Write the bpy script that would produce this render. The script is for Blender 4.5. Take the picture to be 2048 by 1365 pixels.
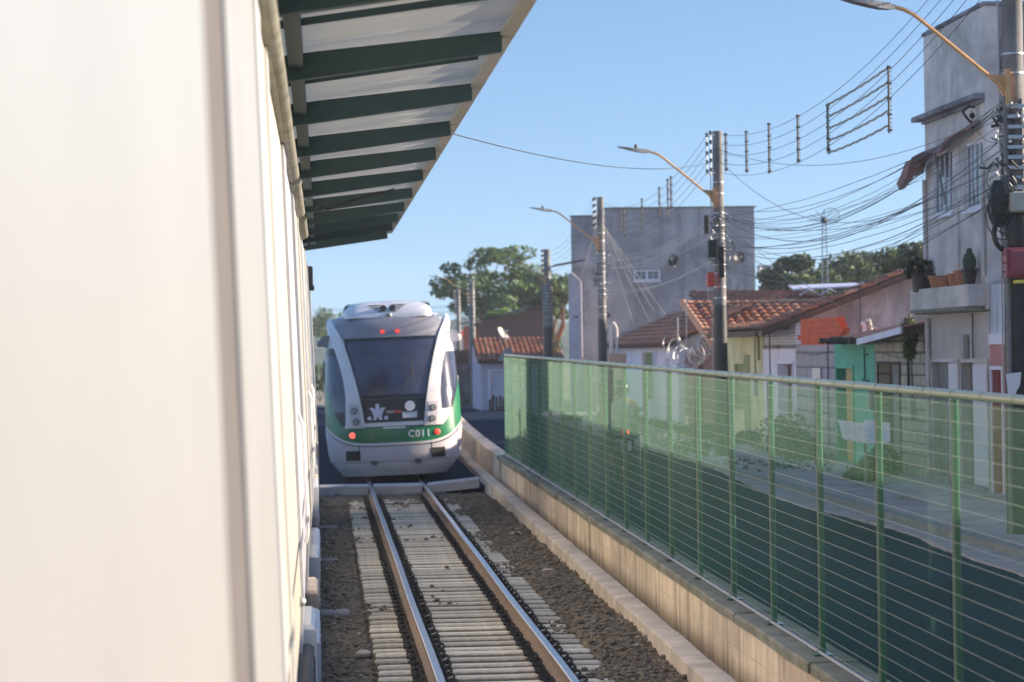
import bpy, math, random
from mathutils import Vector, Matrix, noise
random.seed(7)
R = math.radians
scene = bpy.context.scene
COL = scene.collection
for o in list(bpy.data.objects): bpy.data.objects.remove(o)

# ------------------------------------------------------------------ camera
cam = bpy.data.cameras.new('camera'); camo = bpy.data.objects.new('camera', cam); COL.objects.link(camo)
PSI = math.atan(379 / 5000); PIT = math.atan(18.5 / 5000); ROLL = R(.9)
fwd = Vector((math.sin(PSI) * math.cos(PIT), math.cos(PSI) * math.cos(PIT), math.sin(PIT)))
r0 = Vector((math.cos(PSI), -math.sin(PSI), 0)); u0 = r0.cross(fwd)
rgt = r0 * math.cos(ROLL) - u0 * math.sin(ROLL); upv = u0 * math.cos(ROLL) + r0 * math.sin(ROLL)
mw = Matrix((rgt, upv, -fwd)).transposed().to_4x4(); mw.translation = (0, 0, 2.65)
camo.matrix_world = mw
cam.sensor_width = 36; cam.lens = 87.89; cam.clip_start = .1; cam.clip_end = 5000
cam.dof.use_dof = True; cam.dof.focus_distance = 24; cam.dof.aperture_fstop = 3.1
scene.camera = camo
# ------------------------------------------------------------------ sky, sun, exposure
SUN_EL = R(15); SUN_AZ = R(88.3)          # azimuth clockwise from +Y (the line of the track)
world = bpy.data.worlds.new('World'); scene.world = world; world.use_nodes = True
wn = world.node_tree.nodes; wl = world.node_tree.links
sky = wn.new('ShaderNodeTexSky'); sky.sky_type = 'NISHITA'; sky.sun_disc = False
sky.sun_elevation = SUN_EL; sky.sun_rotation = SUN_AZ; sky.air_density = .8; sky.dust_density = .45; sky.ozone_density = 2.7
gr = wn.new('ShaderNodeMapRange'); gr.interpolation_type = 'SMOOTHSTEP'; gr.inputs[1].default_value = .22; gr.inputs[2].default_value = .6; gr.inputs[3].default_value = 1.; gr.inputs[4].default_value = 1.6
tc0 = wn.new('ShaderNodeTexCoord'); sp0 = wn.new('ShaderNodeSeparateXYZ'); wl.new(tc0.outputs['Generated'], sp0.inputs[0]); wl.new(sp0.outputs[2], gr.inputs[0])
ml = wn.new('ShaderNodeVectorMath'); ml.operation = 'SCALE'; wl.new(sky.outputs[0], ml.inputs[0]); wl.new(gr.outputs[0], ml.inputs['Scale'])   # upper sky scaled brighter as added ambient fill
wl.new(ml.outputs[0], wn['Background'].inputs[0]); wn['Background'].inputs[1].default_value = .0895
tcw = wn.new('ShaderNodeTexCoord'); sxyz = wn.new('ShaderNodeSeparateXYZ'); mz = wn.new('ShaderNodeMath'); mz.operation = 'ADD'; mz.inputs[1].default_value = .085
ccw = wn.new('ShaderNodeCombineXYZ'); nv = wn.new('ShaderNodeVectorMath'); nv.operation = 'NORMALIZE'   # softens the yellow band along the horizon
wl.new(tcw.outputs['Generated'], sxyz.inputs[0]); wl.new(sxyz.outputs[0], ccw.inputs[0]); wl.new(sxyz.outputs[1], ccw.inputs[1]); wl.new(sxyz.outputs[2], mz.inputs[0]); wl.new(mz.outputs[0], ccw.inputs[2])
wl.new(ccw.outputs[0], nv.inputs[0]); wl.new(nv.outputs[0], sky.inputs[0])
sd = Vector((math.sin(SUN_AZ) * math.cos(SUN_EL), math.cos(SUN_AZ) * math.cos(SUN_EL), math.sin(SUN_EL)))
sl = bpy.data.lights.new('sun', 'SUN'); sl.energy = 4.7; sl.angle = R(.5); sl.color = (1, .86, .68)
slo = bpy.data.objects.new('sun', sl); COL.objects.link(slo); slo.rotation_euler = sd.to_track_quat('Z', 'Y').to_euler()
scene.view_settings.view_transform = 'Standard'; scene.view_settings.look = 'None'
scene.view_settings.exposure = 1.36; scene.view_settings.gamma = 1

# ------------------------------------------------------------------ mesh builder
class MB:
    def __init__(s): s.v = []; s.f = []; s.m = []
    def quad(s, a, b, c, d, m=0):
        n = len(s.v); s.v += [tuple(a), tuple(b), tuple(c), tuple(d)]; s.f.append((n, n+1, n+2, n+3)); s.m.append(m); return s
    def poly(s, pts, m=0):
        n = len(s.v); s.v += [tuple(p) for p in pts]; s.f.append(tuple(range(n, n+len(pts)))); s.m.append(m); return s
    def box(s, x0, x1, y0, y1, z0, z1, m=0, bev=0):
        if bev:
            b = bev
            ring = lambda z, e: [(x0+e, y0+e+b-e if False else y0+e, z), (x1-e, y0+e, z), (x1-e, y1-e, z), (x0+e, y1-e, z)]
            return s.loft([ring(z0, b), ring(z0+b, 0), ring(z1-b, 0), ring(z1, b)], True, True, True, m)
        n = len(s.v)
        s.v += [(x0,y0,z0),(x1,y0,z0),(x1,y1,z0),(x0,y1,z0),(x0,y0,z1),(x1,y0,z1),(x1,y1,z1),(x0,y1,z1)]
        for q in ((0,3,2,1),(4,5,6,7),(0,1,5,4),(1,2,6,5),(2,3,7,6),(3,0,4,7)):
            s.f.append(tuple(n+i for i in q)); s.m.append(m)
        return s
    def loft(s, rings, closed=True, cap0=True, cap1=True, m=0):
        n = len(s.v); k = len(rings[0])
        for r in rings: s.v += [tuple(p) for p in r]
        for i in range(len(rings)-1):
            for j in range(k if closed else k-1):
                a = n+i*k+j; b = n+i*k+(j+1) % k
                s.f.append((a, b, b+k, a+k)); s.m.append(m)
        if cap0: s.f.append(tuple(n+j for j in reversed(range(k)))); s.m.append(m)
        if cap1: s.f.append(tuple(n+(len(rings)-1)*k+j for j in range(k))); s.m.append(m)
        return s
    def tube(s, pts, rad, seg=8, m=0, closed=False):
        pts = [Vector(p) for p in pts]; rings = []
        rr = rad if isinstance(rad, (list, tuple)) else [rad]*len(pts)
        ref = None
        for i, p in enumerate(pts):
            a = pts[i-1] if i > 0 else (pts[-1] if closed else p); b = pts[i+1] if i < len(pts)-1 else (pts[0] if closed else p)
            d = (b-a); d = d.normalized() if d.length > 1e-9 else Vector((0,0,1))
            if ref is None: ref = Vector((0,0,1)) if abs(d.z) < .9 else Vector((1,0,0))
            x = d.cross(ref)
            if x.length < 1e-4: x = d.cross(Vector((0,1,0)))
            x.normalize(); y = x.cross(d).normalized(); ref = y
            rings.append([p + x*rr[i]*math.cos(2*math.pi*j/seg) + y*rr[i]*math.sin(2*math.pi*j/seg) for j in range(seg)])
        if closed: rings.append(rings[0]); return s.loft(rings, True, False, False, m)
        return s.loft(rings, True, True, True, m)
    def ball(s, c, r, seg=10, rings=6, m=0, sc=(1,1,1)):
        L = []
        for i in range(1, rings):
            a = math.pi*i/rings
            L.append([(c[0]+r*sc[0]*math.sin(a)*math.cos(2*math.pi*j/seg), c[1]+r*sc[1]*math.sin(a)*math.sin(2*math.pi*j/seg), c[2]-r*sc[2]*math.cos(a)) for j in range(seg)])
        return s.loft(L, True, True, True, m)

LOC = {}
def link(name, mb, mats, parent=None, smooth=None):
    if not isinstance(mats, (list, tuple)): mats = [mats]
    if parent is not None: o0 = LOC[parent.name]
    else:
        xs = [v[0] for v in mb.v]; ys = [v[1] for v in mb.v]; zs = [v[2] for v in mb.v]
        o0 = Vector(((min(xs)+max(xs))/2, (min(ys)+max(ys))/2, min(zs)))
    me = bpy.data.meshes.new(name)
    me.from_pydata([(v[0]-o0[0], v[1]-o0[1], v[2]-o0[2]) for v in mb.v], [], mb.f)
    for m in mats: me.materials.append(m)
    if len(mats) > 1: me.polygons.foreach_set('material_index', mb.m)
    if smooth is not None:
        me.polygons.foreach_set('use_smooth', [True]*len(me.polygons)); me.set_sharp_from_angle(angle=R(smooth))
    me.update()
    o = bpy.data.objects.new(name, me); COL.objects.link(o)
    if parent is not None: o.parent = parent; LOC[o.name] = o0
    else: o.location = o0; LOC[o.name] = o0
    return o
def tag(o, label=None, cat=None, group=None, kind=None):
    if label: o['label'] = label
    if cat: o['category'] = cat
    if group: o['group'] = group
    if kind: o['kind'] = kind
    return o
def thing(name, loc, label, cat, group=None):
    o = bpy.data.objects.new(name, None); COL.objects.link(o); o.empty_display_size = .2
    o.location = loc; LOC[o.name] = Vector(loc); return tag(o, label, cat, group)
def dup(o, loc=None, label=None, group=None, rotz=None):
    c = o.copy(); COL.objects.link(c)
    if loc is not None: c.location = loc; LOC[c.name] = Vector(loc)
    if rotz is not None: c.rotation_euler.z = rotz
    if label: c['label'] = label
    if group: c['group'] = group
    for ch in list(o.children):
        k = ch.copy(); COL.objects.link(k); k.parent = c
        for g in list(ch.children):
            h = g.copy(); COL.objects.link(h); h.parent = k
    return c

# ------------------------------------------------------------------ materials
def mat(name, col, rough=.8, metal=0, var=.2, scale=3., streak=0., scol=None, bump=.3, bscale=40., fine=.0, sx=2.6, blotch=0, coat=0, spec=None):
    """base colour + cloudy variation + vertical run-off stains + bump"""
    m = bpy.data.materials.new(name); m.use_nodes = True; nt = m.node_tree; N = nt.nodes; L = nt.links
    b = N['Principled BSDF']; b.inputs['Roughness'].default_value = rough; b.inputs['Metallic'].default_value = metal
    if coat: b.inputs['Coat Weight'].default_value = coat
    if spec is not None: b.inputs['Specular IOR Level'].default_value = spec
    tc = N.new('ShaderNodeTexCoord')
    n1 = N.new('ShaderNodeTexNoise'); n1.inputs['Scale'].default_value = scale; n1.inputs['Detail'].default_value = 8; n1.inputs['Roughness'].default_value = .62
    L.new(tc.outputs['Object'], n1.inputs['Vector'])
    mx = N.new('ShaderNodeMix'); mx.data_type = 'RGBA'
    mx.inputs[6].default_value = tuple(c*(1-var) for c in col)+(1,); mx.inputs[7].default_value = tuple(min(1, c*(1+var)) for c in col)+(1,)
    mr = N.new('ShaderNodeMapRange'); mr.inputs[1].default_value = .3; mr.inputs[2].default_value = .7
    L.new(n1.outputs[0], mr.inputs[0]); L.new(mr.outputs[0], mx.inputs[0]); out = mx.outputs[2]
    if streak:
        mp = N.new('ShaderNodeMapping'); mp.inputs['Scale'].default_value = (sx, sx, .35); L.new(tc.outputs['Object'], mp.inputs[0])
        n2 = N.new('ShaderNodeTexNoise'); n2.inputs['Scale'].default_value = 1.; n2.inputs['Detail'].default_value = 6; n2.inputs['Roughness'].default_value = .6; L.new(mp.outputs[0], n2.inputs['Vector'])
        m2 = N.new('ShaderNodeMapRange'); m2.inputs[1].default_value = .48; m2.inputs[2].default_value = .72; m2.inputs[4].default_value = streak; L.new(n2.outputs[0], m2.inputs[0])
        x2 = N.new('ShaderNodeMix'); x2.data_type = 'RGBA'; L.new(m2.outputs[0], x2.inputs[0]); L.new(out, x2.inputs[6])
        x2.inputs[7].default_value = (scol or tuple(c*.35 for c in col))+(1,); out = x2.outputs[2]
    if blotch:
        n4 = N.new('ShaderNodeTexNoise'); n4.inputs['Scale'].default_value = .55; n4.inputs['Detail'].default_value = 9; n4.inputs['Roughness'].default_value = .66; n4.inputs['Distortion'].default_value = .6; L.new(tc.outputs['Object'], n4.inputs['Vector'])
        m4 = N.new('ShaderNodeMapRange'); m4.inputs[1].default_value = .50; m4.inputs[2].default_value = .66; m4.inputs[4].default_value = blotch; L.new(n4.outputs[0], m4.inputs[0])
        x4 = N.new('ShaderNodeMix'); x4.data_type = 'RGBA'; L.new(m4.outputs[0], x4.inputs[0]); L.new(out, x4.inputs[6]); x4.inputs[7].default_value = (scol or tuple(c*.45 for c in col))+(1,); out = x4.outputs[2]
    L.new(out, b.inputs['Base Color'])
    if bump:
        n3 = N.new('ShaderNodeTexNoise'); n3.inputs['Scale'].default_value = bscale; n3.inputs['Detail'].default_value = 6; L.new(tc.outputs['Object'], n3.inputs['Vector'])
        bp = N.new('ShaderNodeBump'); bp.inputs['Strength'].default_value = bump; bp.inputs['Distance'].default_value = .02
        L.new(n3.outputs[0], bp.inputs['Height']); L.new(bp.outputs[0], b.inputs['Normal'])
    return m
def brickmat(name, c1, c2, mortar, bw, bh, axis='YZ', rough=.9, msize=.012, var=.25):
    m = mat(name, c1, rough, var=var); nt = m.node_tree; N = nt.nodes; L = nt.links; b = N['Principled BSDF']
    tc = N['Texture Coordinate']; sp = N.new('ShaderNodeSeparateXYZ'); cb = N.new('ShaderNodeCombineXYZ'); L.new(tc.outputs['Object'], sp.inputs[0])
    L.new(sp.outputs[0 if axis == 'XZ' else 1], cb.inputs[0]); L.new(sp.outputs[2], cb.inputs[1])
    wn_ = N.new('ShaderNodeTexNoise'); wn_.inputs['Scale'].default_value = 3; L.new(tc.outputs['Object'], wn_.inputs['Vector'])
    br = N.new('ShaderNodeTexBrick'); br.inputs['Scale'].default_value = 1; br.inputs['Brick Width'].default_value = bw; br.inputs['Row Height'].default_value = bh
    br.inputs['Mortar Size'].default_value = msize; br.inputs['Color1'].default_value = c1+(1,); br.inputs['Color2'].default_value = c2+(1,); br.inputs['Mortar'].default_value = mortar+(1,)
    br.inputs['Mortar Smooth'].default_value = .3; br.inputs['Bias'].default_value = 0
    ad = N.new('ShaderNodeVectorMath'); ad.operation = 'MULTIPLY_ADD'; ad.inputs[1].default_value = (.03, .03, 0)
    L.new(wn_.outputs['Color'], ad.inputs[0]); L.new(cb.outputs[0], ad.inputs[2]); L.new(ad.outputs[0], br.inputs['Vector'])
    old = b.inputs['Base Color'].links[0].from_socket
    mx = N.new('ShaderNodeMix'); mx.data_type = 'RGBA'; mx.blend_type = 'MIX'; mx.inputs[0].default_value = .8
    L.new(old, mx.inputs[6]); L.new(br.outputs['Color'], mx.inputs[7]); L.new(mx.outputs[2], b.inputs['Base Color'])
    bp = N.new('ShaderNodeBump'); bp.inputs['Strength'].default_value = .6; bp.inputs['Distance'].default_value = .015; bp.invert = True
    L.new(br.outputs['Fac'], bp.inputs['Height']); L.new(bp.outputs[0], b.inputs['Normal'])
    return m
def emis(name, col, s):
    m = bpy.data.materials.new(name); m.use_nodes = True; b = m.node_tree.nodes['Principled BSDF']
    b.inputs['Base Color'].default_value = col+(1,); b.inputs['Emission Color'].default_value = col+(1,); b.inputs['Emission Strength'].default_value = s
    return m
def leafmat(name, c1, c2, tr=.25):
    m = bpy.data.materials.new(name); m.use_nodes = True; nt = m.node_tree; N = nt.nodes; L = nt.links; b = N['Principled BSDF']
    tc = N.new('ShaderNodeTexCoord'); n = N.new('ShaderNodeTexNoise'); n.inputs['Scale'].default_value = 2.2; n.inputs['Detail'].default_value = 8
    L.new(tc.outputs['Object'], n.inputs['Vector']); r = N.new('ShaderNodeMix'); r.data_type = 'RGBA'
    r.inputs[6].default_value = c1+(1,); r.inputs[7].default_value = c2+(1,)
    mr = N.new('ShaderNodeMapRange'); mr.inputs[1].default_value = .35; mr.inputs[2].default_value = .65; L.new(n.outputs[0], mr.inputs[0]); L.new(mr.outputs[0], r.inputs[0])
    L.new(r.outputs[2], b.inputs['Base Color']); b.inputs['Roughness'].default_value = .55
    t = N.new('ShaderNodeBsdfTranslucent'); L.new(r.outputs[2], t.inputs[0]); ms = N.new('ShaderNodeMixShader'); ms.inputs[0].default_value = tr
    L.new(b.outputs[0], ms.inputs[1]); L.new(t.outputs[0], ms.inputs[2]); L.new(ms.outputs[0], N['Material Output'].inputs[0])
    return m
M = {}
M['train_white'] = mat('cream_white_paint', (.47,.465,.46), .48, .82, var=.05, scale=1.2, bump=.35, bscale=.9)
M['train_white2'] = mat('white_panel_paint', (.78,.765,.74), .42, .82, var=.04, bump=.02, bscale=5)
M['rubber'] = mat('grey_rubber_seal', (.10,.088,.085), .7, var=.15, bump=.1)
M['perf'] = mat('perforated_beige_panel', (.72,.66,.56), .42, .8, var=.06, bump=.5, bscale=160)
M['gutter'] = mat('dull_gutter_metal', (.22,.21,.17), .6, .1, var=.35, scale=5, streak=.5)
M['recess'] = mat('lilac_shade_paint', (.60,.60,.66), .45, .7, var=.06, bump=.05)  # lilac tint puts the shade of the recess into the panel colour
M['tan'] = mat('tan_equipment_paint', (.44,.36,.29), .6, var=.2)
M['under'] = mat('grimy_underframe', (.05,.05,.06), .7, var=.4, scale=6)
M['canopy_beam'] = mat('dark_green_steel_paint', (.022,.06,.066), .5, var=.15, scale=2, bump=.05)
M['fascia'] = mat('pale_fascia_metal', (.36,.35,.31), .5, var=.12)
M['steel'] = mat('polished_rail_steel', (.52,.54,.60), .32, .9, var=.1, scale=9, bump=.05)
M['rust'] = mat('rusty_rail_side', (.25,.18,.14), .8, .1, var=.3, scale=14, bump=.3)
M['iron'] = mat('black_spring_steel', (.018,.016,.018), .55, .3, var=.3)
M['conc_wall'] = mat('stained_cast_concrete', (.72,.60,.46), .9, blotch=.4, var=.24, scale=1.1, streak=.9, scol=(.24,.18,.125), bump=.35, bscale=25, sx=6)
M['conc_kerb'] = mat('worn_kerb_concrete', (.60,.51,.42), .9, blotch=.6, var=.22, scale=2.2, streak=.35, bump=.5, bscale=22)
M['coping'] = mat('mossy_coping_concrete', (.20,.20,.16), .92, var=.45, scale=2.2, bump=.5, bscale=30)
M['conc_beam'] = mat('pale_crossing_concrete', (.46,.45,.47), .85, var=.12, scale=4, bump=.2)
M['conc_old'] = mat('old_grey_concrete', (.26,.25,.25), .9, var=.3, scale=5, bump=.4)
M['asphalt'] = mat('dark_blue_asphalt', (.004,.017,.048), 1., var=.5, scale=.5, bump=.3, bscale=60, spec=.1)
M['sidewalk'] = mat('dusty_pavement', (.44,.37,.375), .92, var=.3, scale=1.7, bump=.3, bscale=30)
M['sand'] = mat('road_edge_sand', (.42,.355,.35), .95, var=.3, scale=2.5, bump=.4, bscale=45)
M['green_paint'] = mat('glossy_green_post_paint', (.02,.115,.06), .3, .0, var=.12, scale=5, bump=.02, coat=.4)
M['green_wire'] = mat('green_wire_paint', (.045,.185,.10), .4, .0, var=.08, bump=0)
M['wire_h'] = mat('top_lit_wire_paint', (.34,.38,.33), .45, .2, var=.1, bump=0)  # pale colour carries the light on the tops of the horizontal wires
M['strip'] = mat('faded_sage_strip_paint', (.22,.26,.17), .5, var=.12, bump=0)
M['rail_top'] = mat('faded_green_top_rail_paint', (.30,.35,.27), .28, .3, var=.1, scale=6, bump=.03)
M['pole'] = mat('weathered_pole_concrete', (.19,.18,.175), .85, var=.35, scale=2.5, streak=.5, bump=.3)
M['pole_dark'] = mat('dark_tarred_pole_paint', (.03,.034,.036), .6, var=.4, scale=3, bump=.2)
M['galv'] = mat('galvanised_metal', (.45,.45,.46), .4, .8, var=.15, scale=10, bump=.05)
M['orange_arm'] = mat('orange_lamp_arm_paint', (.62,.34,.15), .5, var=.15, scale=6)
M['lamp_head'] = mat('grey_lamp_casting', (.20,.20,.20), .5, .3, var=.1)
M['black'] = mat('black_rubber_sheath', (.014,.014,.015), .5, var=.2, bump=0)
M['cable'] = mat('cable_sheath', (.035,.04,.045), .5, var=.1, bump=0)
M['cable_pale'] = mat('pale_cable_sheath', (.42,.40,.38), .5, var=.1, bump=0)
M['white_pl'] = mat('white_plastic', (.72,.72,.74), .5, var=.05, bump=.05)
M['red_box'] = mat('wine_red_enamel', (.26,.055,.075), .45, var=.12, scale=8)
M['red'] = mat('bright_red_enamel', (.62,.05,.03), .45, var=.1)
M['grey_box'] = mat('grey_beige_box_plastic', (.36,.35,.30), .6, var=.12)
M['plaster_grey'] = mat('grey_cement_render', (.40,.375,.385), .92, blotch=.6, var=.3, scale=.45, streak=.5, scol=(.13,.12,.14), bump=.35, bscale=18)
M['plaster_beige'] = mat('beige_stained_render', (.40,.35,.345), .92, blotch=.7, var=.35, scale=.7, streak=.75, scol=(.09,.08,.08), bump=.4, bscale=15)
M['plaster_up'] = mat('pale_grey_facade_render', (.66,.59,.545), .92, blotch=.62, var=.24, scale=1.3, streak=.45, scol=(.28,.25,.24), bump=.3, bscale=18, sx=1.1)
M['plaster_low'] = mat('taupe_shop_render', (.52,.47,.415), .9, blotch=.35, var=.14, scale=1.2, streak=.3, bump=.2, sx=1.3)
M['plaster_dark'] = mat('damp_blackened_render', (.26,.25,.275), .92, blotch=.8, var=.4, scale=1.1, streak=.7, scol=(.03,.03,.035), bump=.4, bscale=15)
M['green_wall'] = mat('mint_green_limewash', (.16,.52,.33), .85, blotch=.25, var=.12, scale=1.6, streak=.25, bump=.25)
M['yellow_wall'] = mat('pale_olive_limewash', (.70,.66,.36), .88, blotch=.35, var=.2, scale=1.8, streak=.3, bump=.3)
M['white_wall'] = mat('white_limewash', (.84,.80,.86), .85, blotch=.22, var=.06, scale=1.5, streak=.18, bump=.3)
M['blue_white'] = mat('peeling_bluish_limewash', (.58,.60,.66), .85, var=.2, scale=2.5, streak=.7, scol=(.10,.08,.08), bump=.3)
M['pink_wall'] = mat('pink_limewash', (.56,.24,.22), .85, blotch=.3, var=.15, scale=1.8, streak=.3, bump=.3)
M['pale_pink'] = mat('pale_pink_limewash', (.58,.50,.55), .85, var=.1, scale=1.3, streak=.15)
M['block'] = brickmat('bare_concrete_blocks', (.50,.46,.34), (.42,.39,.30), (.12,.11,.09), .62, .21, msize=.022)
M['block2'] = brickmat('lilac_grey_blocks', (.48,.42,.42), (.42,.37,.38), (.14,.13,.16), .85, .33, msize=.024)
M['orange_brick'] = brickmat('raw_orange_hollow_bricks', (.78,.13,.045), (.62,.10,.04), (.36,.10,.05), .30, .13, msize=.006, var=.2)
M['white_brick'] = brickmat('whitewashed_bricks', (.66,.66,.70), (.60,.60,.65), (.28,.26,.28), .9, .075, msize=.008)
M['brown_brick'] = brickmat('reddish_brown_bricks', (.26,.12,.09), (.22,.10,.08), (.17,.11,.09), .4, .12, axis='XZ')
M['tile'] = [mat('clay_tile_%s' % n, c, .85, var=.3, scale=9, streak=0, bump=.3, bscale=30) for n, c in
    (('orange', (.56,.185,.085)), ('brown', (.34,.135,.08)), ('pale', (.64,.29,.15)), ('sooty', (.13,.075,.06)))]
M['corr'] = mat('rusty_brown_roof_sheet', (.20,.09,.075), .8, var=.3, scale=4)
M['moss'] = mat('black_moss_eave', (.022,.028,.022), .95, var=.5, scale=8)
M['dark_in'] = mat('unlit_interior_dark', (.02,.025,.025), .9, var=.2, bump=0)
M['wood_dk'] = mat('dark_timber', (.10,.065,.05), .8, var=.3, scale=6)
M['door_white'] = mat('white_door_paint', (.66,.66,.70), .5, var=.05, bump=.02)
M['door_yellow'] = mat('yellow_ochre_door_paint', (.50,.38,.13), .6, var=.1)
M['door_olive'] = mat('olive_shutter_paint', (.26,.28,.11), .7, var=.12)
M['door_grey'] = mat('grey_door_panel', (.22,.225,.20), .7, var=.2, streak=.4)
M['door_red'] = mat('dark_red_door_paint', (.28,.045,.04), .6, var=.15)
M['tarp'] = mat('faded_pinkish_awning_cloth', (.34,.17,.17), .9, var=.25, scale=5)
M['tarp_blue'] = mat('bluish_white_tarpaulin', (.60,.60,.74), .6, var=.25, scale=3)
M['clay'] = mat('terracotta_pot_clay', (.42,.17,.09), .85, var=.3, scale=12)
M['cactus'] = mat('cactus_skin', (.02,.055,.03), .8, var=.3, scale=12)
M['glass'] = mat('dark_window_glass', (.10,.12,.13), .08, var=.5, scale=2.5, bump=.05, bscale=2, spec=.8)
M['bark'] = mat('bark', (.16,.13,.10), .95, var=.3, scale=6, bump=.6)
M['leaf_a'] = leafmat('acacia_foliage', (.03,.075,.035), (.15,.23,.065), .35)
M['leaf_b'] = leafmat('mango_foliage', (.016,.045,.018), (.15,.19,.06))
M['leaf_c'] = leafmat('light_green_foliage', (.11,.20,.04), (.18,.28,.06), .35)
M['leaf_d'] = leafmat('dark_weed_foliage', (.008,.028,.016), (.02,.05,.02))
M['soil'] = mat('dark_track_soil', (.14,.115,.085), .96, var=.5, scale=3.5, bump=.9, bscale=28)
M['stone'] = mat('ballast_stone', (.18,.15,.115), .95, var=.5, scale=5, bump=.5, bscale=50)
M['stone_pale'] = mat('pale_broken_stone', (.42,.35,.30), .9, var=.3, scale=8)
M['earth'] = mat('dry_ground', (.26,.22,.16), .96, var=.4, scale=.6, bump=.5, bscale=8)
M['hill'] = mat('wooded_hill_cover', (.045,.075,.045), .95, var=.5, scale=.09, bump=1., bscale=.5)
M['tw'] = mat('silver_white_train_paint', (.78,.735,.725), .3, var=.04, scale=2, bump=.02, bscale=4, coat=.4)
M['tgrey'] = mat('grey_train_bumper_paint', (.60,.54,.565), .42, var=.07, scale=3, bump=.02)
M['tupper'] = mat('slate_train_panel', (.26,.245,.27), .35, var=.1, scale=2, bump=.02, coat=.3)
M['tglass'] = mat('train_windscreen_glass', (.05,.05,.085), .12, var=.4, scale=1.4, bump=.03, bscale=2, spec=.9)
M['tblack'] = mat('train_black_panel', (.012,.014,.026), .3, var=.2, bump=.02)
M['tgreen'] = mat('train_green_paint', (.004,.185,.075), .35, var=.06, bump=.02, coat=.4)
M['decal'] = mat('pale_decal_film', (.66,.66,.74), .5, var=.04, bump=0)
M['lens'] = mat('headlamp_lens', (.30,.30,.31), .15, .4, var=.15, scale=20)
M['redlit'] = emis('lit_red_lamp', (.95, .05, .03), .35)
M['redlit2'] = emis('lit_red_lamp_bright', (1., .10, .07), .75)

def sheetmat():
    m = mat('translucent_roof_sheet', (.78,.70,.56), .22, var=.06, scale=1.4, bump=0)
    nt = m.node_tree; N = nt.nodes; L = nt.links; b = N['Principled BSDF']
    t = N.new('ShaderNodeBsdfTranslucent'); t.inputs[0].default_value = (.62,.58,.48,1)
    ms = N.new('ShaderNodeMixShader'); ms.inputs[0].default_value = .42
    L.new(b.outputs[0], ms.inputs[1]); L.new(t.outputs[0], ms.inputs[2]); L.new(ms.outputs[0], N['Material Output'].inputs[0])
    return m
M['sheet'] = sheetmat()

def sleepermat():                       # concrete with an oily black band where each rail sits
    m = mat('sleeper_concrete', (.63,.565,.46), .9, var=.2, scale=5, bump=.35, bscale=30)
    nt = m.node_tree; N = nt.nodes; L = nt.links; b = N['Principled BSDF']; old = b.inputs['Base Color'].links[0].from_socket
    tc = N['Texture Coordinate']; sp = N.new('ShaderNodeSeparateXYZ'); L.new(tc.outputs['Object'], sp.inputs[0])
    ab = N.new('ShaderNodeMath'); ab.operation = 'ABSOLUTE'; L.new(sp.outputs[0], ab.inputs[0])
    su = N.new('ShaderNodeMath'); su.operation = 'SUBTRACT'; L.new(ab.outputs[0], su.inputs[0]); su.inputs[1].default_value = .535
    a2 = N.new('ShaderNodeMath'); a2.operation = 'ABSOLUTE'; L.new(su.outputs[0], a2.inputs[0])
    nz = N.new('ShaderNodeTexNoise'); nz.inputs['Scale'].default_value = 18; L.new(tc.outputs['Object'], nz.inputs['Vector'])
    ad = N.new('ShaderNodeMath'); ad.operation = 'MULTIPLY_ADD'; L.new(nz.outputs[0], ad.inputs[0]); ad.inputs[1].default_value = .12; L.new(a2.outputs[0], ad.inputs[2])
    mr = N.new('ShaderNodeMapRange'); L.new(ad.outputs[0], mr.inputs[0]); mr.inputs[1].default_value = .235; mr.inputs[2].default_value = .20
    mx = N.new('ShaderNodeMix'); mx.data_type = 'RGBA'; L.new(mr.outputs[0], mx.inputs[0]); L.new(old, mx.inputs[6]); mx.inputs[7].default_value = (.035,.032,.03,1)
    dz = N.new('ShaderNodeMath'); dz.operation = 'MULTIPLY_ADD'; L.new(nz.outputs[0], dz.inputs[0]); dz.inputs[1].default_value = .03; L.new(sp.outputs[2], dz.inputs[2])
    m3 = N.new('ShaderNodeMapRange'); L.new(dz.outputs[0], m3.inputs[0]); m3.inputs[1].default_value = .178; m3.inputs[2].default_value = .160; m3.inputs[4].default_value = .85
    x3 = N.new('ShaderNodeMix'); x3.data_type = 'RGBA'; L.new(m3.outputs[0], x3.inputs[0]); L.new(mx.outputs[2], x3.inputs[6]); x3.inputs[7].default_value = (.20,.17,.14,1)  # sides darkened in the colour for shaded faces and gaps, with ballast dirt
    oi = N.new('ShaderNodeObjectInfo'); r4 = N.new('ShaderNodeMapRange'); L.new(oi.outputs['Random'], r4.inputs[0]); r4.inputs[3].default_value = .72; r4.inputs[4].default_value = 1.12
    hs = N.new('ShaderNodeHueSaturation'); L.new(x3.outputs[2], hs.inputs['Color']); L.new(r4.outputs[0], hs.inputs['Value'])
    L.new(hs.outputs[0], b.inputs['Base Color']); return m
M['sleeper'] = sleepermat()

def hbox(mb, c, s, m=0): mb.box(c[0]-s[0]/2, c[0]+s[0]/2, c[1]-s[1]/2, c[1]+s[1]/2, c[2]-s[2]/2, c[2]+s[2]/2, m)

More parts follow.
